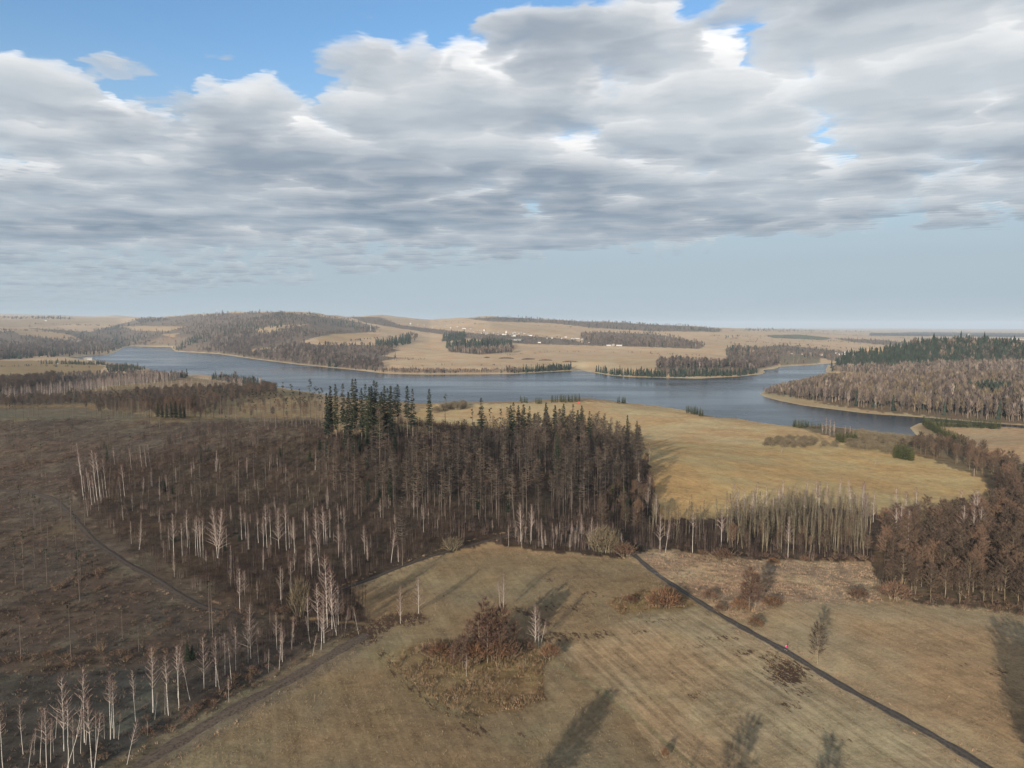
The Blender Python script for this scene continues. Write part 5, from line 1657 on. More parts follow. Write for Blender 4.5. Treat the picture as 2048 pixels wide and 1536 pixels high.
def tuft_model(mat, n=14, h=0.9, spread=0.5, w=0.10):
    b = MB()
    p = np.stack([rng.normal(0, spread * 0.5, n), rng.normal(0, spread * 0.5, n), np.zeros(n)], 1)
    d = np.stack([rng.normal(0, 0.45, n), rng.normal(0, 0.45, n), np.ones(n)], 1)
    b.slivers(p, p + d * (h * rng.uniform(0.5, 1.1, n))[:, None], w, 0)
    return b.mesh('tuft', [M[mat]])


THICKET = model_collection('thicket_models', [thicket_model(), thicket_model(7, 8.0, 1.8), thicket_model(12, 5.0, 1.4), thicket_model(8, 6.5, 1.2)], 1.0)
SCRUB = model_collection('scrub_models', [joined(bush_model(1.6, 2.2, 8, 120, 'shrub_twig', 'alder_bark', 0.08), 'scrub'), joined(bush_model(1.4, 2.4, 8, 120, 'shrub_twig', 'dead_bark', 0.08), 'scrub')])
HEATH = model_collection('heath_models', [tuft_model('heath', 12, 0.6, 0.9, 0.16), tuft_model('heath', 12, 0.8, 0.7, 0.14), tuft_model('dry_heath', 10, 0.7, 0.7, 0.12)])
REED = model_collection('reed_models', [tuft_model('reed', 16, 1.5, 0.7, 0.13), tuft_model('reed', 14, 1.2, 0.8, 0.13), tuft_model('straw', 12, 0.9, 0.8, 0.13)])
STRAW = model_collection('straw_models', [tuft_model('straw', 14, 0.75, 0.9, 0.13), tuft_model('straw', 12, 0.6, 0.8, 0.13), tuft_model('heath', 10, 0.5, 0.8, 0.13)])

allroads = [ROAD_PX[:4], TRACK1, TRACK2]
pts = keep_off(scatter(FOREST, 3.5), allroads, 3.2)
px_, py_ = project(pts[:, 0], pts[:, 1], pts[:, 2])
keep = ~inside([(1745, 1125), (1770, 1190), (2300, 1290), (2300, 950), (2030, 990), (1760, 1035), (1740, 1080)], px_, py_) & ~inside([(330, 1112), (600, 1098), (610, 1080), (330, 1085)], px_, py_)
keep &= rng.uniform(size=len(pts)) < np.where(inside(LARCHZ, px_, py_), 0.55, 0.85)
pts = pts[keep]
px_, py_ = project(pts[:, 0], pts[:, 1], pts[:, 2])
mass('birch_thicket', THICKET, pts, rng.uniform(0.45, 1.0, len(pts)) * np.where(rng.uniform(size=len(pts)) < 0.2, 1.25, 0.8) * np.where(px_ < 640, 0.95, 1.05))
for poly, k in (([(40, 940), (120, 895), (230, 878), (420, 882), (420, 925), (230, 930), (150, 962), (145, 1035), (90, 1000)], 0.10), ([(300, 858), (420, 850), (640, 848), (680, 890), (600, 915), (420, 925), (330, 900)], 0.22), ([(30, 1040), (150, 1060), (240, 1130), (200, 1190), (90, 1160)], 0.09),
                ([(640, 850), (860, 846), (960, 862), (940, 885), (860, 905), (700, 905)], 0.6)):
    pts = keep_off(scatter(poly, 3.2), allroads, 3)
    cl = np.sin(pts[:, 0] / 13.0 + 0.4) * np.sin(pts[:, 1] / 16.0) + 0.5 * np.sin(pts[:, 0] / 6.0 - pts[:, 1] / 8.0)
    pts = pts[rng.uniform(size=len(pts)) < k * (1 + 0.9 * cl)]
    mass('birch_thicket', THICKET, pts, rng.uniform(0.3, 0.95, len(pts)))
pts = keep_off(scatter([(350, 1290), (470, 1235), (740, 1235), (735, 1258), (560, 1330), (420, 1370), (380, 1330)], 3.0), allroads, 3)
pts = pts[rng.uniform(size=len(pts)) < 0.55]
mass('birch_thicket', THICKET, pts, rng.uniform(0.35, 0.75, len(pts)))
pts = keep_off(scatter(CLEAR, 2.2, hi=700), allroads + [[(150, 1610), (270, 1536), (500, 1402), (745, 1262)]], 3.4)
pts = pts[rng.uniform(size=len(pts)) < 0.6]
mass('heath_tussocks', HEATH, pts, rng.uniform(0.5, 1.3, len(pts)))
dn = np.sin(pts[:, 0] / 23.0 + 1) * np.sin(pts[:, 1] / 17.0) + 0.5 * np.sin(pts[:, 0] / 9.0 - pts[:, 1] / 13.0)
q = pts[(dn > 0.35) & (rng.uniform(size=len(pts)) < 0.24)]
mass('clearing_scrub', SCRUB, q, rng.uniform(0.4, 1.3, len(q)))
for ln, wd in (([(-40, 1335), (40, 1322), (140, 1318), (260, 1310), (330, 1312)], 2.5), ([(300, 1480), (340, 1455), (400, 1420), (470, 1375), (540, 1335)], 2.2), ([(430, 1240), (500, 1225), (600, 1215), (700, 1235)], 3.0), ([(0, 935), (80, 925), (150, 915)], 2.0), ([(230, 1140), (160, 1160), (60, 1190)], 2.0), ([(1765, 1190), (1800, 1198), (1860, 1206), (1960, 1214), (2060, 1230)], 3.0), ([(1770, 1180), (1880, 1195), (2050, 1215)], 4.0), ([(1320, 1100), (1500, 1112), (1640, 1118), (1740, 1118)], 3.0)):
    g = A([ground(a, b)[:2] for a, b in ln])
    o = []
    for p, r_ in zip(g[:-1], g[1:]):
        n = int(np.linalg.norm(r_ - p) * 0.9)
        o.append(p + (r_ - p) * rng.uniform(size=n)[:, None] + rng.normal(0, wd, (n, 2)))
    o = np.concatenate(o)
    mass('clearing_scrub', SCRUB, np.concatenate([o, height(o[:, 0], o[:, 1])[:, None]], 1), rng.uniform(0.6, 1.7, len(o)))
for poly in ([(770, 1315), (800, 1300), (860, 1285), (1000, 1290), (1060, 1290), (1105, 1300), (1085, 1360), (1092, 1400), (1040, 1420), (960, 1432), (900, 1420), (845, 1385), (800, 1345)],
             [(1212, 1205), (1260, 1188), (1340, 1176), (1392, 1206), (1388, 1214), (1310, 1217), (1240, 1228)]):
    pts = scatter(poly, 1.25)
    dn = np.sin(pts[:, 0] / 3.3 + 1) * np.sin(pts[:, 1] / 4.1) + 0.5 * np.sin(pts[:, 0] / 1.7 - pts[:, 1] / 2.3)
    pts = pts[dn > -0.35]
    mass('reeds', REED, pts, rng.uniform(0.45, 1.15, len(pts)))
pts = keep_off(scatter([(1282, 1106), (1310, 1100), (1400, 1110), (1500, 1120), (1640, 1124), (1742, 1126), (1768, 1195), (1740, 1203), (1560, 1205), (1500, 1238), (1470, 1243), (1345, 1168), (1285, 1125)], 1.7), [ROAD_PX], 2.6)
mass('fallow_grass', STRAW, pts, rng.uniform(0.5, 1.3, len(pts)))
BLADE = model_collection('meadow_models', [tuft_model('meadow_blade', 7, 0.42, 0.8, 0.13), tuft_model('meadow_blade', 7, 0.34, 1.0, 0.13), tuft_model('meadow_blade', 6, 0.5, 0.6, 0.12)])
pts = keep_off(scatter(MEADOW, 1.35, hi=360), [ROAD_PX, TRACK2, [(150, 1610), (270, 1536), (500, 1402), (745, 1262)]], 2.8)
pts = np.concatenate([pts, keep_off(scatter([(1500, 1238), (1560, 1205), (1740, 1203), (1850, 1208), (1960, 1216), (2048, 1230), (2120, 1250), (2120, 1600), (2060, 1600), (1985, 1543), (1740, 1402), (1520, 1275)], 1.5, hi=360), [ROAD_PX], 2.8)])
gr = np.sin(pts[:, 0] / 5.1 + 0.7 * np.sin(pts[:, 1] / 7.0)) * np.sin(pts[:, 1] / 6.3) + 0.6 * np.sin(pts[:, 0] / 17.0 - pts[:, 1] / 13.0)
pts = pts[rng.uniform(size=len(pts)) < 0.55 + 0.3 * gr]
mass('meadow_grass', BLADE, pts, rng.uniform(0.4, 1.15, len(pts)))
# taller grass along the tracks and field edges
edge = []
for ln, off in ((ROAD_PX, 2.6), ([(330, 1168), (400, 1208), (480, 1228)], 3.2), (TRACK2, 2.6), ([(270, 1536), (500, 1402), (745, 1262)], 4.2), ([(1010, 1096), (1100, 1108), (1250, 1118)], 0.5), ([(1500, 1236), (1560, 1205), (1740, 1203), (1850, 1208), (2048, 1230)], 0.3)):
    g = A([ground(a, b)[:2] for a, b in ln])
    for p, q in zip(g[:-1], g[1:]):
        L_ = np.linalg.norm(q - p)
        n = int(L_ * 1.6)
        t = rng.uniform(size=n)
        nv = A([-(q - p)[1], (q - p)[0]]) / L_
        o_ = (off + np.abs(rng.normal(0, 0.7, n))) * rng.choice([-1, 1], n)
        edge.append(p + (q - p) * t[:, None] + nv * o_[:, None])
edge = np.concatenate(edge)
edge = np.concatenate([edge, height(edge[:, 0], edge[:, 1])[:, None]], 1)
mass('verge_grass', STRAW, edge, rng.uniform(0.35, 0.9, len(edge)))

# ------------------------------------------------------------------ far woods
def far_conifer(H=1.0, wide=0.13):
    b = MB()
    n = 6
    for k in range(4):
        z0, z1 = 0.05 + 0.22 * k, 0.40 + 0.2 * k
        r = wide * (1 - 0.2 * k)
        a = np.arange(n) * 2 * math.pi / n + rng.uniform(0, 1)
        rr = r * rng.uniform(0.7, 1.2, n)
        v = np.stack([rr * np.cos(a), rr * np.sin(a), z0 + rng.uniform(-0.03, 0.03, n)], 1)
        b.add(np.concatenate([v, [[0, 0, min(1.0, z1)]]]), [(i, (i + 1) % n, n) for i in range(n)], 0)
    return b.mesh('far_conifer', [M['far_needle']])


def far_tree(twig='far_twig', stem='far_birch', wide=0.2, n=54, w=0.05, c0=0.3):
    b = MB()
    b.tube([(0, 0, 0), (0.01, 0, 0.5), (0, 0.01, 0.95)], [0.016, 0.011, 0.003], 3, 0)
    u = rng.uniform(0, 1, n)
    env = np.sqrt(np.maximum(0.05, 1 - (2 * u - 0.8) ** 2 / 1.7)) * wide
    az = rng.uniform(0, 6.3, n)
    r = env * np.sqrt(rng.uniform(0.05, 1, n))
    p = np.stack([r * 0.4 * np.cos(az), r * 0.4 * np.sin(az), c0 + (0.8 - c0) * u], 1)
    q = np.stack([r * np.cos(az), r * np.sin(az), p[:, 2] + rng.uniform(0.05, 0.2, n)], 1)
    b.slivers(p, q, w, 1)
    return b.mesh('far_tree', [M[stem], M[twig]])


FARC = [far_conifer(1, 0.14), far_conifer(1, 0.11), far_conifer(1, 0.17)]
FART = [far_tree(), far_tree(wide=0.17), far_tree(wide=0.24, w=0.06), far_tree(wide=0.12, c0=0.4), far_tree('far_twig', 'larch_bark', 0.13, 60, 0.04, 0.35)]
FARG = [far_tree('far_grey', 'far_grey', 0.2), far_tree('far_grey', 'far_grey', 0.16), far_tree('far_grey', 'far_grey', 0.23, w=0.06)]
FARB = [far_tree('far_birch', 'far_birch', 0.12, 40, 0.03, 0.3), far_tree('far_birch', 'far_birch', 0.15, 44, 0.03, 0.25)]
FARCOL = model_collection('far_models', FARC + FART + FARB + FARG)      # 0-2 conifers, 3-7 bare trees, 8-9 pale birches, 10-12 grey bare trees


def px_scatter(poly, dens, ymin_gap=0.0):
    """points on the ground under pixels drawn evenly inside an outline"""
    poly = A(poly, float)
    (x0, y0), (x1, y1) = poly.min(0), poly.max(0)
    n = int((x1 - x0) * (y1 - y0) * dens)
    x, y = rng.uniform(x0, x1, n), rng.uniform(y0, y1, n)
    k = inside(poly, x, y)
    return ground_many(x[k], y[k])


def world_scatter(polys, dens, not_in=(), lo=1000, hi=9000):
    """the same by the area of ground: dens trees per hectare at 3 km, fewer farther off, more nearer"""
    out = []
    for poly in polys:
        out.append(px_scatter(poly, dens))
    pts = np.concatenate(out) if out else np.zeros((0, 3))
    if len(pts) and len(not_in):
        px_, py_ = project(pts[:, 0], pts[:, 1], pts[:, 2])
        k = np.ones(len(pts), bool)
        for f in not_in:
            k &= ~inside(f, px_, py_)
        pts = pts[k]
    return pts


def far_wood(polys, dens, conifer, birch, H, not_in=(), name='far_wood', gaps=False):
    pts = world_scatter(polys, dens, not_in)
    n = len(pts)
    if n == 0:
        return
    if gaps:
        q = np.sin(pts[:, 0] / 140.0 + 1.2 * np.sin(pts[:, 1] / 330.0)) * np.sin(pts[:, 1] / 290.0 + 0.8) + 0.35 * np.sin(pts[:, 0] / 47.0 + pts[:, 1] / 81.0)
        pts = pts[(q > -0.42) | (rng.uniform(size=n) < 0.12)]
        n = len(pts)
    r = rng.uniform(size=n)
    c = conifer(pts) if callable(conifer) else np.full(n, conifer)
    model = np.where(r < c, rng.integers(0, 3, n), np.where(r < c + birch, rng.integers(8, 10, n), rng.integers(3, 8, n)))
    grey = np.sin(pts[:, 0] / 170.0 + 2.0 * np.sin(pts[:, 1] / 420.0)) + 0.6 * np.sin(pts[:, 1] / 230.0 + 1.0) + rng.normal(0, 0.5, n)
    model = np.where((model >= 3) & (model < 8) & (grey > 0.0), rng.integers(10, 13, n), model)
    h = rng.uniform(H[0], H[1], n) * (1.0 + 0.22 * np.sin(pts[:, 0] / 130.0 + pts[:, 1] / 310.0)) * np.where(rng.uniform(size=n) < 0.06, 1.35, 1.0)
    w = h * rng.uniform(0.9, 1.5, n)
    mass(name, FARCOL, pts - A([0, 0, 0.3]), np.stack([w, w, h], 1), model)


def hedgerow(line, per_px, H, con=0.15):
    q = []
    for (a, b), (c, d) in zip(line[:-1], line[1:]):
        n = max(2, int(math.hypot(c - a, d - b) * per_px))
        t = rng.uniform(size=n)
        t = t[np.sin(t * 23 + a) > -0.55]
        q.append(np.stack([a + (c - a) * t, b + (d - b) * t + rng.normal(0, 0.25, len(t))], 1))
    q = np.concatenate(q)
    pts = ground_many(q[:, 0], q[:, 1])
    n = len(pts)
    h = rng.uniform(H[0], H[1], n)
    mass('hedgerow', FARCOL, pts, np.stack([h * 1.4, h * 1.4, h], 1), np.where(rng.uniform(size=n) < con, rng.integers(0, 3, n), rng.integers(10, 13, n)))


for ln_, k_, H_ in [([(640, 668), (700, 664), (760, 665)], 0.8, (8, 14)), ([(700, 683), (770, 676), (830, 672)], 0.8, (8, 13)), ([(1060, 652), (1140, 655), (1230, 660), (1330, 664)], 0.5, (6, 10)), ([(1010, 712), (1100, 704), (1250, 706), (1400, 712)], 0.25, (4, 7)),
                    ([(1420, 672), (1540, 674), (1660, 682), (1760, 690), (1850, 700)], 0.5, (6, 11)), ([(1480, 684), (1600, 690), (1720, 700)], 0.4, (6, 10)), ([(1640, 668), (1760, 674), (1900, 682), (2048, 688)], 0.5, (7, 12)), ([(1460, 662), (1600, 665), (1760, 668)], 0.6, (8, 14)),
                    ([(830, 640), (900, 645), (980, 650)], 0.5, (8, 12)), ([(0, 660), (80, 663), (160, 672)], 0.6, (9, 14)), ([(60, 648), (160, 651), (240, 652)], 0.6, (9, 15)), ([(0, 684), (90, 692), (180, 695)], 0.8, (9, 15)), ([(0, 735), (90, 733), (180, 737)], 0.25, (5, 9)), ([(800, 735), (900, 730), (1010, 732), (1120, 730)], 0.12, (3, 6))]:
    hedgerow(ln_, k_, H_)
fieldp = [A(p, float) for _, _, p in FIELDS]


def patchy(lo, hi, sx=260.0):
    return lambda p: np.where(np.sin(p[:, 0] / sx + 1.7) * np.sin(p[:, 1] / (sx * 1.6) + 0.4) + 0.4 * np.sin(p[:, 0] / 90.0) > 0.45, hi, lo)


far_wood([L_WOOD], 0.15, patchy(0.05, 0.75), 0.12, (13, 22), fieldp, gaps=True)
far_wood([[(-60, 634), (60, 634), (150, 637), (150, 639), (-60, 638)], [(270, 640), (300, 636), (330, 638), (340, 642), (280, 646)], [(1490, 659), (1560, 658), (1740, 663), (1740, 665), (1560, 663), (1490, 662)]], 0.35, 0.6, 0.0, (16, 24))
far_wood([[(1420, 661), (1700, 668), (2048, 676), (2048, 690), (1800, 700), (1420, 690)]], 0.010, 0.1, 0.0, (6, 12), name='field_scrub')
far_wood([[(480, 650), (640, 640), (690, 645), (560, 655), (430, 676), (400, 690), (350, 690)]], 0.04, 0.9, 0.0, (17, 25))
far_wood([[(500, 640), (560, 625), (620, 626), (640, 634), (600, 642)]], 0.10, 0.7, 0.0, (16, 24))
far_wood([[(930, 637), (1020, 634), (1100, 640), (1240, 646), (1380, 652), (1445, 658), (1440, 664), (1300, 662), (1180, 655), (1100, 646), (980, 643)]], 0.16, patchy(0.15, 0.7), 0.0, (16, 24))
far_wood([[(700, 634), (760, 634), (800, 650), (870, 658), (960, 667), (1050, 671), (1150, 680), (1175, 691), (1050, 688), (960, 680), (880, 668), (800, 657), (730, 645)]], 0.11, 0.12, 0.1, (9, 16))
far_wood([[(888, 672), (930, 670), (930, 680), (884, 683)], [(892, 692), (1020, 690), (1026, 697), (960, 702), (895, 700)], [(745, 688), (820, 676), (822, 688), (770, 697)]], 0.22, 0.95, 0.0, (22, 30))
far_wood([[(895, 700), (1026, 697), (1030, 706), (960, 710), (900, 706)]], 0.25, 0.05, 0.6, (14, 20))
far_wood([[(820, 668), (838, 672), (835, 682), (815, 680)], [(1160, 670), (1200, 664), (1290, 667), (1340, 673), (1410, 690), (1400, 698), (1300, 694), (1171, 691)]], 0.16, patchy(0.05, 0.3), 0.05, (15, 21))
far_wood([[(560, 722), (640, 728), (720, 735), (772, 742), (765, 746), (700, 738), (600, 728), (500, 717)], [(770, 741), (1010, 742), (1010, 746), (855, 748), (775, 746)]], 0.5, 0.02, 0.75, (9, 13), name='lakeshore_birches')
far_wood([[(1012, 740), (1045, 742), (1045, 746), (1012, 747)]], 0.4, 0.1, 0.2, (10, 16))
far_wood([[(1046, 742), (1143, 736), (1146, 740), (1093, 743), (1046, 746)], [(1176, 740), (1224, 748), (1330, 752), (1330, 755), (1224, 751)], [(1340, 749), (1480, 749), (1515, 744), (1515, 747), (1480, 752), (1340, 755)]], 0.35, 0.9, 0.05, (11, 16), name='lakeshore_conifers')
far_wood([[(1310, 738), (1320, 726), (1360, 724), (1420, 730), (1460, 726), (1450, 704), (1470, 694), (1560, 706), (1556, 730), (1522, 739), (1500, 746), (1480, 738)]], 0.16, patchy(0.08, 0.4, 120.0), 0.1, (14, 20))
far_wood([[(1470, 702), (1560, 692), (1660, 702), (1780, 717), (1700, 727), (1640, 717), (1560, 712)]], 0.12, 0.12, 0.05, (12, 17))
far_wood([[(1664, 677), (1760, 681), (1860, 691), (1900, 698), (1820, 695), (1700, 684)], [(1450, 674), (1478, 675), (1478, 680), (1452, 680)], [(1740, 667), (1850, 665), (2300, 670), (2300, 676), (1900, 673), (1740, 671)]], 0.14, 0.3, 0.0, (14, 20))
far_wood([[(1660, 738), (1700, 716), (1760, 710), (1850, 698), (1950, 692), (2060, 692), (2060, 735), (1760, 738)]], 0.17, patchy(0.8, 0.98, 150.0), 0.0, (20, 27), name='dark_conifer_wood')
far_wood([[(1656, 742), (1700, 736), (2060, 733), (2060, 752), (1859, 751), (1764, 751), (1704, 748)]], 0.22, 0.06, 0.55, (15, 21), name='lakeshore_birches')
# left side of the lake
far_wood([[(0, 700), (120, 704), (215, 700), (248, 694), (236, 702), (218, 707), (140, 713), (0, 720)]], 0.14, patchy(0.3, 0.85, 200.0), 0.05, (14, 20))
far_wood([[(60, 728), (110, 727), (212, 727), (212, 731), (140, 729)], [(212, 733), (262, 732), (294, 738), (260, 744), (215, 744)]], 0.35, 0.75, 0.0, (9, 14))
far_wood([[(0, 760), (120, 752), (190, 747), (300, 747), (370, 752), (365, 757), (200, 760), (0, 770)]], 0.16, 0.06, 0.25, (9, 15))
far_wood([[(340, 754), (375, 752), (376, 757), (345, 758)], [(424, 757), (470, 760), (530, 772), (545, 778), (480, 768), (424, 760)]], 0.3, 0.5, 0.2, (9, 14))
# the wood on the right-hand peninsula
PEN = [(1522, 787), (1560, 778), (1640, 772), (1760, 769), (2048, 764), (2300, 766), (2300, 862), (2048, 846), (1930, 836), (1849, 829), (1732, 818), (1660, 806), (1600, 800), (1545, 792)]
pts = scatter(PEN, 6.2, lo=700, hi=2000)
px_, py_ = project(pts[:, 0], pts[:, 1], pts[:, 2])
n = len(pts)
f = np.clip((px_ - 1515) / 160, 0, 1)
r = rng.uniform(size=n)
con = np.where(np.exp(-((px_ - 1985) / 40) ** 2 - ((py_ - 800) / 12) ** 2) > 0.45, 0.8, 0.03)
model = np.where(r < con, 0, np.where(r < con + 0.25 - 0.15 * f, 8, 3))
h = (9 + 15 * f) * rng.uniform(0.8, 1.15, n)
w = h * rng.uniform(0.9, 1.25, n)
PENCOL = model_collection('peninsula_models', [far_conifer(1, 0.13), far_conifer(1, 0.15), far_conifer(1, 0.11)] + [far_tree('far_twig', 'larch_bark', 0.13, 90, 0.035, 0.35),
    far_tree('far_grey', 'far_birch', 0.15, 90, 0.035, 0.3), far_tree('willow_twig', 'larch_bark', 0.14, 90, 0.035, 0.4), far_tree('far_grey', 'larch_bark', 0.11, 80, 0.035, 0.45), far_tree('far_twig', 'alder_bark', 0.17, 100, 0.035, 0.3)] +
    [far_tree('far_birch', 'far_birch', 0.11, 60, 0.025, 0.3), far_tree('far_birch', 'far_birch', 0.13, 60, 0.025, 0.3)])
model = np.where(model == 0, rng.integers(0, 3, n), np.where(model == 8, rng.integers(8, 10, n), rng.integers(3, 8, n)))
mass('peninsula_wood', PENCOL, pts, np.stack([w, w, h], 1), model)
# loose hedges, field trees
for poly, dn, H in [([(700, 717), (750, 716), (850, 718), (850, 721), (740, 722)], 0.16, (4, 8)), ([(1490, 676), (1560, 680), (1700, 693), (1680, 696), (1500, 684)], 0.012, (5, 9)), ([(1180, 700), (1300, 704), (1400, 710), (1300, 708)], 0.03, (5, 9)),
                    ([(1560, 716), (1640, 718), (1640, 726), (1570, 730)], 0.05, (6, 10)), ([(0, 682), (150, 690), (120, 700), (0, 698)], 0.08, (8, 14)), ([(1140, 660), (1200, 664), (1150, 667)], 0.1, (6, 9))]:
    far_wood([poly], dn, 0.1, 0.1, H, name='field_scrub')
for a, b, w_, lab in [(1012, 717, 30, 'leftmost of the three long dark hedges on the pale field across the lake'), (1057, 719, 28, 'middle one of the three long dark hedges across the lake'), (1091, 721, 26, 'rightmost of the three long dark hedges across the lake'),
                      (1140, 724, 30, 'dark double hedge nearest the shore across the lake'), (974, 716, 10, 'small dark thicket left of the three long hedges across the lake')]:
    p = ground(a, b)
    half = w_ * np.hypot(p[0], p[1]) / F / 2
    n = 260
    u = rng.uniform(-1, 1, n)
    v = rng.normal(0, 0.3, n)
    hh = 4.2 * np.sqrt(np.maximum(0.05, 1 - u * u))
    q0 = np.stack([u * half, v * half * 0.35, np.zeros(n)], 1)
    b_ = MB()
    b_.slivers(q0, q0 + np.stack([rng.normal(0, 1.2, n), rng.normal(0, 1.2, n), hh], 1), 2.2)
    o = link_mesh('hedge', b_.mesh('hedge', [M['far_twig']]))
    o.location = p
    tag(o, lab, 'hedge')

# ------------------------------------------------------------------ buildings
def house(px_, py_, w_px, h_px, roof, label, group=None, wall='white_wall', pitch=0.5, turn=0.0, cat='house', name='house', depth=0.8, floor=None):
    p = ground(px_, py_)
    if p is None:
        return
    s = np.hypot(p[0], p[1]) / F
    w, h = w_px * s, h_px * s
    dp = min(w * depth, 16.0)
    e = bpy.data.objects.new(name, None)
    COL.objects.link(e)
    e.location = p
    e.rotation_euler = (0, 0, turn - math.atan2(p[0], p[1]))
    tag(e, label, cat, group)
    b = MB()
    eave = h * (1 - pitch * 0.6)
    x, y = w / 2, dp / 2
    b.add([(-x, -y, -1), (x, -y, -1), (x, y, -1), (-x, y, -1), (-x, -y, eave), (x, -y, eave), (x, y, eave), (-x, y, eave), (-x, 0, h), (x, 0, h)],
          [(0, 1, 5, 4), (1, 2, 6, 9, 5), (2, 3, 7, 6), (3, 0, 4, 8, 7)])
    link_mesh('wall', b.mesh('wall', [M[wall]]), e)
    r = MB()
    o_ = 0.04 * w + 0.3
    th = 0.25
    zl = eave - 0.2
    for sgn in (-1, 1):
        v = [(-x - o_, sgn * (y + o_), zl), (x + o_, sgn * (y + o_), zl), (x + o_, 0, h + 0.1), (-x - o_, 0, h + 0.1)]
        v2 = [(a, c, z + th) for a, c, z in v]
        r.add(v + v2, [(0, 1, 2, 3), (4, 5, 6, 7), (0, 1, 5, 4), (2, 3, 7, 6), (1, 2, 6, 5), (3, 0, 4, 7)])
    rf = link_mesh('roof', r.mesh('roof', [M[roof]]), e)
    ch = MB()
    ch.box((w * 0.18, 0, h + 0.5), (0.9, 0.9, 1.6))
    link_mesh('chimney', ch.mesh('chimney', [M['grey_wall']]), rf)
    return e


village = [(395, 225, 3, 'grey_roof'), (445, 218, 5, 'grey_roof'), (515, 208, 3, 'grey_roof'), (530, 237, 3, 'grey_roof'), (610, 242, 3, 'red_roof'), (850, 237, 3, 'grey_roof'), (915, 236, 3, 'red_roof'), (935, 234, 4, 'grey_roof'),
           (965, 240, 4, 'grey_roof'), (1010, 256, 3, 'grey_roof'), (1030, 260, 6, 'grey_roof'), (1250, 287, 4, 'grey_roof'), (360, 190, 3, 'grey_roof'), (415, 190, 4, 'red_roof'), (215, 182, 3, 'grey_roof'), (20, 182, 3, 'grey_roof'),
           (1200, 291, 3, 'grey_roof'), (1630, 333, 3, 'red_roof'), (340, 187, 4, 'grey_roof'), (465, 235, 3, 'red_roof'), (650, 235, 3, 'grey_roof'), (820, 250, 4, 'red_roof'), (885, 250, 3, 'grey_roof'), (1060, 268, 3, 'grey_roof'),
           (280, 170, 3, 'red_roof'), (150, 172, 3, 'grey_roof'), (95, 165, 3, 'grey_roof'), (1100, 272, 3, 'red_roof'), (1390, 275, 4, 'grey_roof'), (930, 262, 3, 'grey_roof'), (700, 232, 3, 'grey_roof'), (1000, 240, 3, 'red_roof'),
           (490, 222, 3, 'grey_roof'), (560, 205, 4, 'grey_roof'), (870, 228, 3, 'grey_roof'), (1350, 290, 3, 'grey_roof'), (1560, 300, 4, 'grey_roof'), (-60, 160, 3, 'grey_roof'), (-120, 150, 3, 'red_roof'), (-200, 140, 3, 'grey_roof')]
for a, b, w_, rf in village:
    house(860 + a / 5.12, 621 + b / 5.12, w_, 2.6, rf, 'small pale village house among bare trees in the village across the lake', 'houses of the village across the lake', rng.choice(['white_wall', 'grey_wall']), turn=rng.uniform(-0.5, 0.5))
for a, b, w_, h_, rf, wl, lab, cat in [(870, 305, 26, 3.0, 'grey_roof', 'white_wall', 'long low white barn at the lower edge of the village', 'barn'), (1485, 290, 18, 3.0, 'grey_roof', 'white_wall', 'long white building below the far wood right of the village', 'barn'),
                                      (1935, 362, 12, 3.0, 'grey_roof', 'white_wall', 'white shed with a pale roof at the foot of the brown wood', 'shed'), (1830, 361, 9, 2.5, 'grey_roof', 'white_wall', 'low pale shed left of the white shed at the brown wood', 'shed'),
                                      (1875, 362, 6, 4.0, 'grey_roof', 'grey_wall', 'dark-roofed house between the two pale sheds', 'house'), (1120, 332, 6, 2.6, 'grey_roof', 'white_wall', 'white house on the field edge below the village trees', 'house'),
                                      (690, 252, 8, 2.6, 'red_roof', 'grey_wall', 'building with an orange-red roof in the middle of the village', 'house'), (855, 265, 8, 4.5, 'grey_roof', 'white_wall', 'large white house in the middle of the village', 'house'),
                                      (575, 243, 5, 4.0, 'grey_roof', 'white_wall', 'bright white house left of the orange-red roof', 'house'), (760, 250, 9, 3.5, 'grey_roof', 'white_wall', 'white hall at the foot of the church tower', 'church hall')]:
    house(860 + a / 5.12, 621 + b / 5.12, w_, h_, rf, lab, None, wl, 0.4, rng.uniform(-0.1, 0.1), cat, cat.replace(' ', '_'))
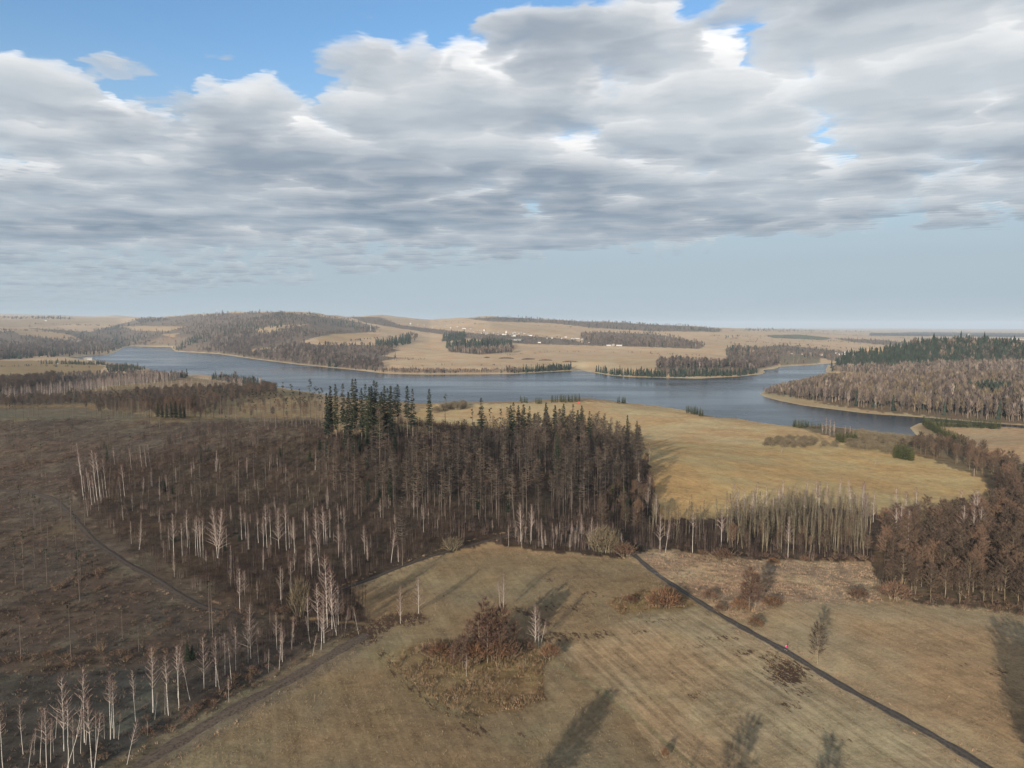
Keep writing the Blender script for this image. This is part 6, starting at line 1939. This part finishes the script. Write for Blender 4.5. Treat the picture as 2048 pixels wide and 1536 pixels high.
for a, b, w_, h_, rf, wl, lab, cat in [(178, 720, 9, 5.0, 'grey_roof', 'white_wall', 'white farmhouse with a dark roof on the near left lakeshore', 'house'), (171, 720, 5, 4.0, 'grey_roof', 'grey_wall', 'dark barn beside the white farmhouse on the lakeshore', 'barn'),
                                      (117, 728, 4, 2.2, 'grey_roof', 'white_wall', 'tiny white hut in the hedge left of the farmhouse', 'hut'), (92, 642, 4, 2.0, 'grey_roof', 'white_wall', 'white building on the far left ridge field', 'house'),
                                      (155, 683, 16, 2.4, 'grey_roof', 'grey_wall', 'long dark barn among the woods left of the lake end', 'barn'),
                                      (1684, 710, 12, 3.5, 'grey_roof', 'white_wall', 'white house at the left of the white hamlet by the inlet', 'house'), (1693, 708, 8, 6.0, 'grey_roof', 'white_wall', 'tallest white house of the white hamlet by the inlet', 'house'),
                                      (1704, 711, 10, 3.0, 'grey_roof', 'white_wall', 'low white house at the right of the white hamlet by the inlet', 'house'), (1674, 708, 5, 3.5, 'grey_roof', 'white_wall', 'small white house left in the white hamlet by the inlet', 'house'),
                                      (1582, 708, 8, 2.4, 'grey_roof', 'white_wall', 'pale house on the slope left of the white hamlet', 'house'), (1604, 709, 4, 2.4, 'grey_roof', 'white_wall', 'tiny white house on the slope by the inlet', 'house'),
                                      (1642, 711, 6, 4.0, 'red_roof', 'grey_wall', 'house with an orange roof left of the white hamlet', 'house'), (2028, 679, 9, 2.4, 'grey_roof', 'white_wall', 'white shed far off at the right-hand edge', 'shed'),
                                      (2042, 680, 7, 2.4, 'grey_roof', 'white_wall', 'second white shed far off at the right-hand edge', 'shed'), (1915, 676, 14, 1.8, 'grey_roof', 'white_wall', 'long pale hall in the far fields at the right', 'barn'), (1126, 640, 4, 3.4, 'grey_roof', 'white_wall', 'white building on the wooded ridge line', 'house')]:
    house(a, b, w_, h_, rf, lab, None, wl, 0.5, rng.uniform(-0.2, 0.2), cat, cat)


def church():
    p = ground(860 + 780 / 5.12, 621 + 248 / 5.12)
    s = np.hypot(p[0], p[1]) / F
    e = bpy.data.objects.new('church_tower', None)
    COL.objects.link(e)
    e.location = p
    tag(e, 'white church tower with a dark pointed cap in the village', 'church tower')
    w, h = 3.2 * s, 6.5 * s
    b = MB()
    b.box((0, 0, h / 2 - 1), (w, w, h + 2))
    link_mesh('wall', b.mesh('wall', [M['white_wall']]), e)
    r = MB()
    k = w / 2 + 0.3
    r.add([(-k, -k, h), (k, -k, h), (k, k, h), (-k, k, h), (0, 0, h + 2.4 * s)], [(0, 1, 4), (1, 2, 4), (2, 3, 4), (3, 0, 4), (3, 2, 1, 0)])
    link_mesh('roof', r.mesh('roof', [M['grey_roof']]), e)


church()


def water_tower():
    p = ground(1938, 674)
    s = np.hypot(p[0], p[1]) / F
    e = bpy.data.objects.new('water_tower', None)
    COL.objects.link(e)
    e.location = p
    tag(e, 'white round water tower on the far plain at the right', 'water tower')
    b = MB()
    t = np.linspace(0, math.pi, 9)
    r0 = 1.7 * s
    b.tube(np.stack([0 * t, 0 * t, 4.2 * s - r0 * np.cos(t)], 1), r0 * np.sin(t) + 0.05, 12)
    link_mesh('tank', b.mesh('tank', [M['white_wall']], True), e)
    b = MB()
    b.tube([(0, 0, -1), (0, 0, 2.7 * s)], [0.5 * s, 0.4 * s], 10)
    link_mesh('shaft', b.mesh('shaft', [M['metal']], True), e)


water_tower()


def mast(px_, py_, top, label):
    p = ground(px_, py_)
    h = top_height(p, top)
    e = bpy.data.objects.new('radio_mast', None)
    COL.objects.link(e)
    e.location = p
    tag(e, label, 'mast')
    b = MB()
    w = 1.6
    for i in range(3):
        a = i * 2.094
        b.tube([(w * math.cos(a), w * math.sin(a), -1), (0.4 * math.cos(a), 0.4 * math.sin(a), h)], [0.35, 0.25], 4)
    link_mesh('lattice', b.mesh('lattice', [M['metal']]), e)
    b = MB()
    for k in range(8):
        z0, z1 = h * k / 8, h * (k + 1) / 8
        r0, r1 = w - (w - 0.4) * k / 8, w - (w - 0.4) * (k + 1) / 8
        for i in range(3):
            a, c = i * 2.094, (i + 1) * 2.094
            b.tube([(r0 * math.cos(a), r0 * math.sin(a), z0), (r1 * math.cos(c), r1 * math.sin(c), z1)], [0.15, 0.15], 3)
    link_mesh('brace', b.mesh('brace', [M['metal']]), e)


mast(741, 662, 648, 'thin white mast on the fields left of the village')
mast(407, 632, 619, 'left one of two thin masts on the wooded ridge')
mast(434, 632, 618, 'right one of two thin masts on the wooded ridge')

# small red shelter at the end of the spruce row on the crest
p = ground(1157, 806.5)
e = bpy.data.objects.new('tent', None)
COL.objects.link(e)
e.location = p
tag(e, 'small bright red tent-like spot at the right end of the long spruce row', 'tent')
b = MB()
b.add([(-1.1, -0.9, 0), (1.1, -0.9, 0), (1.1, 0.9, 0), (-1.1, 0.9, 0), (-0.9, 0, 1.7), (0.9, 0, 1.7)], [(0, 1, 5, 4), (2, 3, 4, 5), (1, 2, 5), (3, 0, 4)])
link_mesh('canvas', b.mesh('canvas', [M['red_cloth']]), e)
b = MB()
b.tube([(-0.9, 0, 0), (-0.9, 0, 1.9)], [0.05, 0.05], 5)
b.tube([(0.9, 0, 0), (0.9, 0, 1.9)], [0.05, 0.05], 5)
link_mesh('pole', b.mesh('pole', [M['metal']]), e)
# post at the field edge by the alders
p = ground(1948, 953)
e = bpy.data.objects.new('post', None)
COL.objects.link(e)
e.location = p
tag(e, 'pale post at the field edge in front of the stream alders', 'post')
b = MB()
b.tube([(0, 0, -0.3), (0, 0, 5.5)], [0.16, 0.13], 6)
link_mesh('shaft', b.mesh('shaft', [M['birch_limb']]), e)


# ------------------------------------------------------------------ the walker on the path
def skin_mesh(name, pts, edges, rad, mat, parent, root=0, sub=1):
    me = bpy.data.meshes.new(name)
    me.from_pydata(pts, edges, [])
    o = link_mesh(name, me)
    md = o.modifiers.new('skin', 'SKIN')
    md.use_smooth_shade = True
    for v, r in zip(me.skin_vertices[0].data, rad):
        v.radius = (r, r)
    me.skin_vertices[0].data[root].use_root = True
    sb = o.modifiers.new('sub', 'SUBSURF')
    sb.levels = sb.render_levels = sub
    me.materials.append(mat)
    o.parent = parent
    return o


def walker():
    p = ground(1572, 1301)
    e = bpy.data.objects.new('person', None)
    COL.objects.link(e)
    e.location = (p[0], p[1], p[2] + 0.1)
    e.rotation_euler = (0, 0, math.atan2(MOW[0][1], MOW[0][0]) - math.pi / 2)
    tag(e, 'person in a bright pink jacket, dark trousers and white shoes walking on the asphalt path', 'person')
    J = dict(pelvis=(0, 0, 0.95), waist=(0, 0, 1.1), chest=(0, 0.01, 1.32), neck=(0, 0.02, 1.48), chin=(0, 0.05, 1.56), head=(0, 0.045, 1.64), crown=(0, 0.03, 1.73),
             hl=(-0.10, 0, 0.92), kl=(-0.11, 0.22, 0.52), al=(-0.11, 0.16, 0.09), tl=(-0.11, 0.36, 0.06), hr=(0.10, 0, 0.92), kr=(0.11, -0.05, 0.50), ar=(0.11, -0.36, 0.14), tr=(0.11, -0.24, 0.03),
             sl=(-0.19, 0.01, 1.40), el=(-0.25, -0.12, 1.14), wl=(-0.24, 0.04, 0.93), sr=(0.19, 0.01, 1.40), er=(0.25, 0.06, 1.13), wr=(0.24, 0.26, 0.98))
    K = list(J)
    E = [('pelvis', 'waist'), ('waist', 'chest'), ('chest', 'neck'), ('neck', 'chin'), ('chin', 'head'), ('head', 'crown'), ('pelvis', 'hl'), ('hl', 'kl'), ('kl', 'al'), ('al', 'tl'), ('pelvis', 'hr'), ('hr', 'kr'), ('kr', 'ar'), ('ar', 'tr'),
         ('chest', 'sl'), ('sl', 'el'), ('el', 'wl'), ('chest', 'sr'), ('sr', 'er'), ('er', 'wr')]
    rad = dict(pelvis=0.14, waist=0.12, chest=0.14, neck=0.06, chin=0.075, head=0.10, crown=0.07, hl=0.095, kl=0.06, al=0.045, tl=0.04, hr=0.095, kr=0.06, ar=0.045, tr=0.04, sl=0.065, el=0.048, wl=0.034, sr=0.065, er=0.048, wr=0.034)
    pts, rr = [J[k] for k in K], [rad[k] for k in K]
    ed = [(K.index(a), K.index(b)) for a, b in E]
    # hands: palm, four fingers and a thumb on each wrist
    for side, w, fwd in ((-1, 'wl', A([0.0, 0.02, -1.0])), (1, 'wr', A([0.0, 0.25, -0.95]))):
        w0 = A(J[w])
        palm = w0 + fwd * 0.07
        pts.append(tuple(palm))
        rr.append(0.030)
        ip = len(pts) - 1
        ed.append((K.index(w), ip))
        for j, (o_, ln) in enumerate(((-0.028, 0.075), (-0.01, 0.085), (0.01, 0.08), (0.028, 0.062))):
            a = palm + A([0, o_, 0]) + fwd * 0.035
            b = a + fwd * ln * 0.55 + A([-side * 0.012, 0, 0])
            c = b + fwd * ln * 0.4 + A([-side * 0.02, 0, 0])
            n0 = len(pts)
            pts += [tuple(a), tuple(b), tuple(c)]
            rr += [0.0095, 0.0088, 0.008]
            ed += [(ip, n0), (n0, n0 + 1), (n0 + 1, n0 + 2)]
        a = palm + A([-side * 0.01, 0.04, 0.02])
        b = a + A([-side * 0.015, 0.035, -0.03])
        n0 = len(pts)
        pts += [tuple(a), tuple(b)]
        rr += [0.012, 0.010]
        ed += [(ip, n0), (n0, n0 + 1)]
    skin_mesh('body', pts, ed, rr, M['skin'], e)
    g = lambda *ks: [J[k] for k in ks]
    ks = ['waist', 'pelvis', 'chest', 'neck', 'sl', 'el', 'wl', 'sr', 'er', 'wr']
    jp = g(*ks)
    jp[3] = (0, 0.02, 1.46)
    skin_mesh('jacket', jp, [(0, 1), (0, 2), (2, 3), (2, 4), (4, 5), (5, 6), (2, 7), (7, 8), (8, 9)], [0.155, 0.165, 0.175, 0.085, 0.085, 0.066, 0.050, 0.085, 0.066, 0.050], M['pink_cloth'], e)
    ks = ['pelvis', 'hl', 'kl', 'al', 'hr', 'kr', 'ar']
    skin_mesh('trousers', g(*ks), [(0, 1), (1, 2), (2, 3), (0, 4), (4, 5), (5, 6)], [0.15, 0.105, 0.078, 0.062, 0.105, 0.078, 0.062], M['dark_cloth'], e)
    skin_mesh('hair', [(0, 0.01, 1.66), (0, 0.02, 1.73), (0, -0.05, 1.62)], [(0, 1), (0, 2)], [0.112, 0.085, 0.085], M['hair'], e)
    for a, b in (('al', 'tl'), ('ar', 'tr')):
        q0, q1 = A(J[a]) - A([0, 0.03, 0.03]), A(J[b])
        skin_mesh('shoe', [tuple(q0), tuple((q0 + q1) / 2), tuple(q1)], [(0, 1), (1, 2)], [0.058, 0.055, 0.045], M['white_shoe'], e, 1)
    f = MB()
    f.slivers([(0, 0.135, 1.64), (-0.03, 0.13, 1.665), (0.03, 0.13, 1.665)], [(0, 0.17, 1.62), (-0.05, 0.125, 1.667), (0.05, 0.125, 1.667)], 0.022)
    link_mesh('face', f.mesh('face', [M['hair']]), e)


walker()
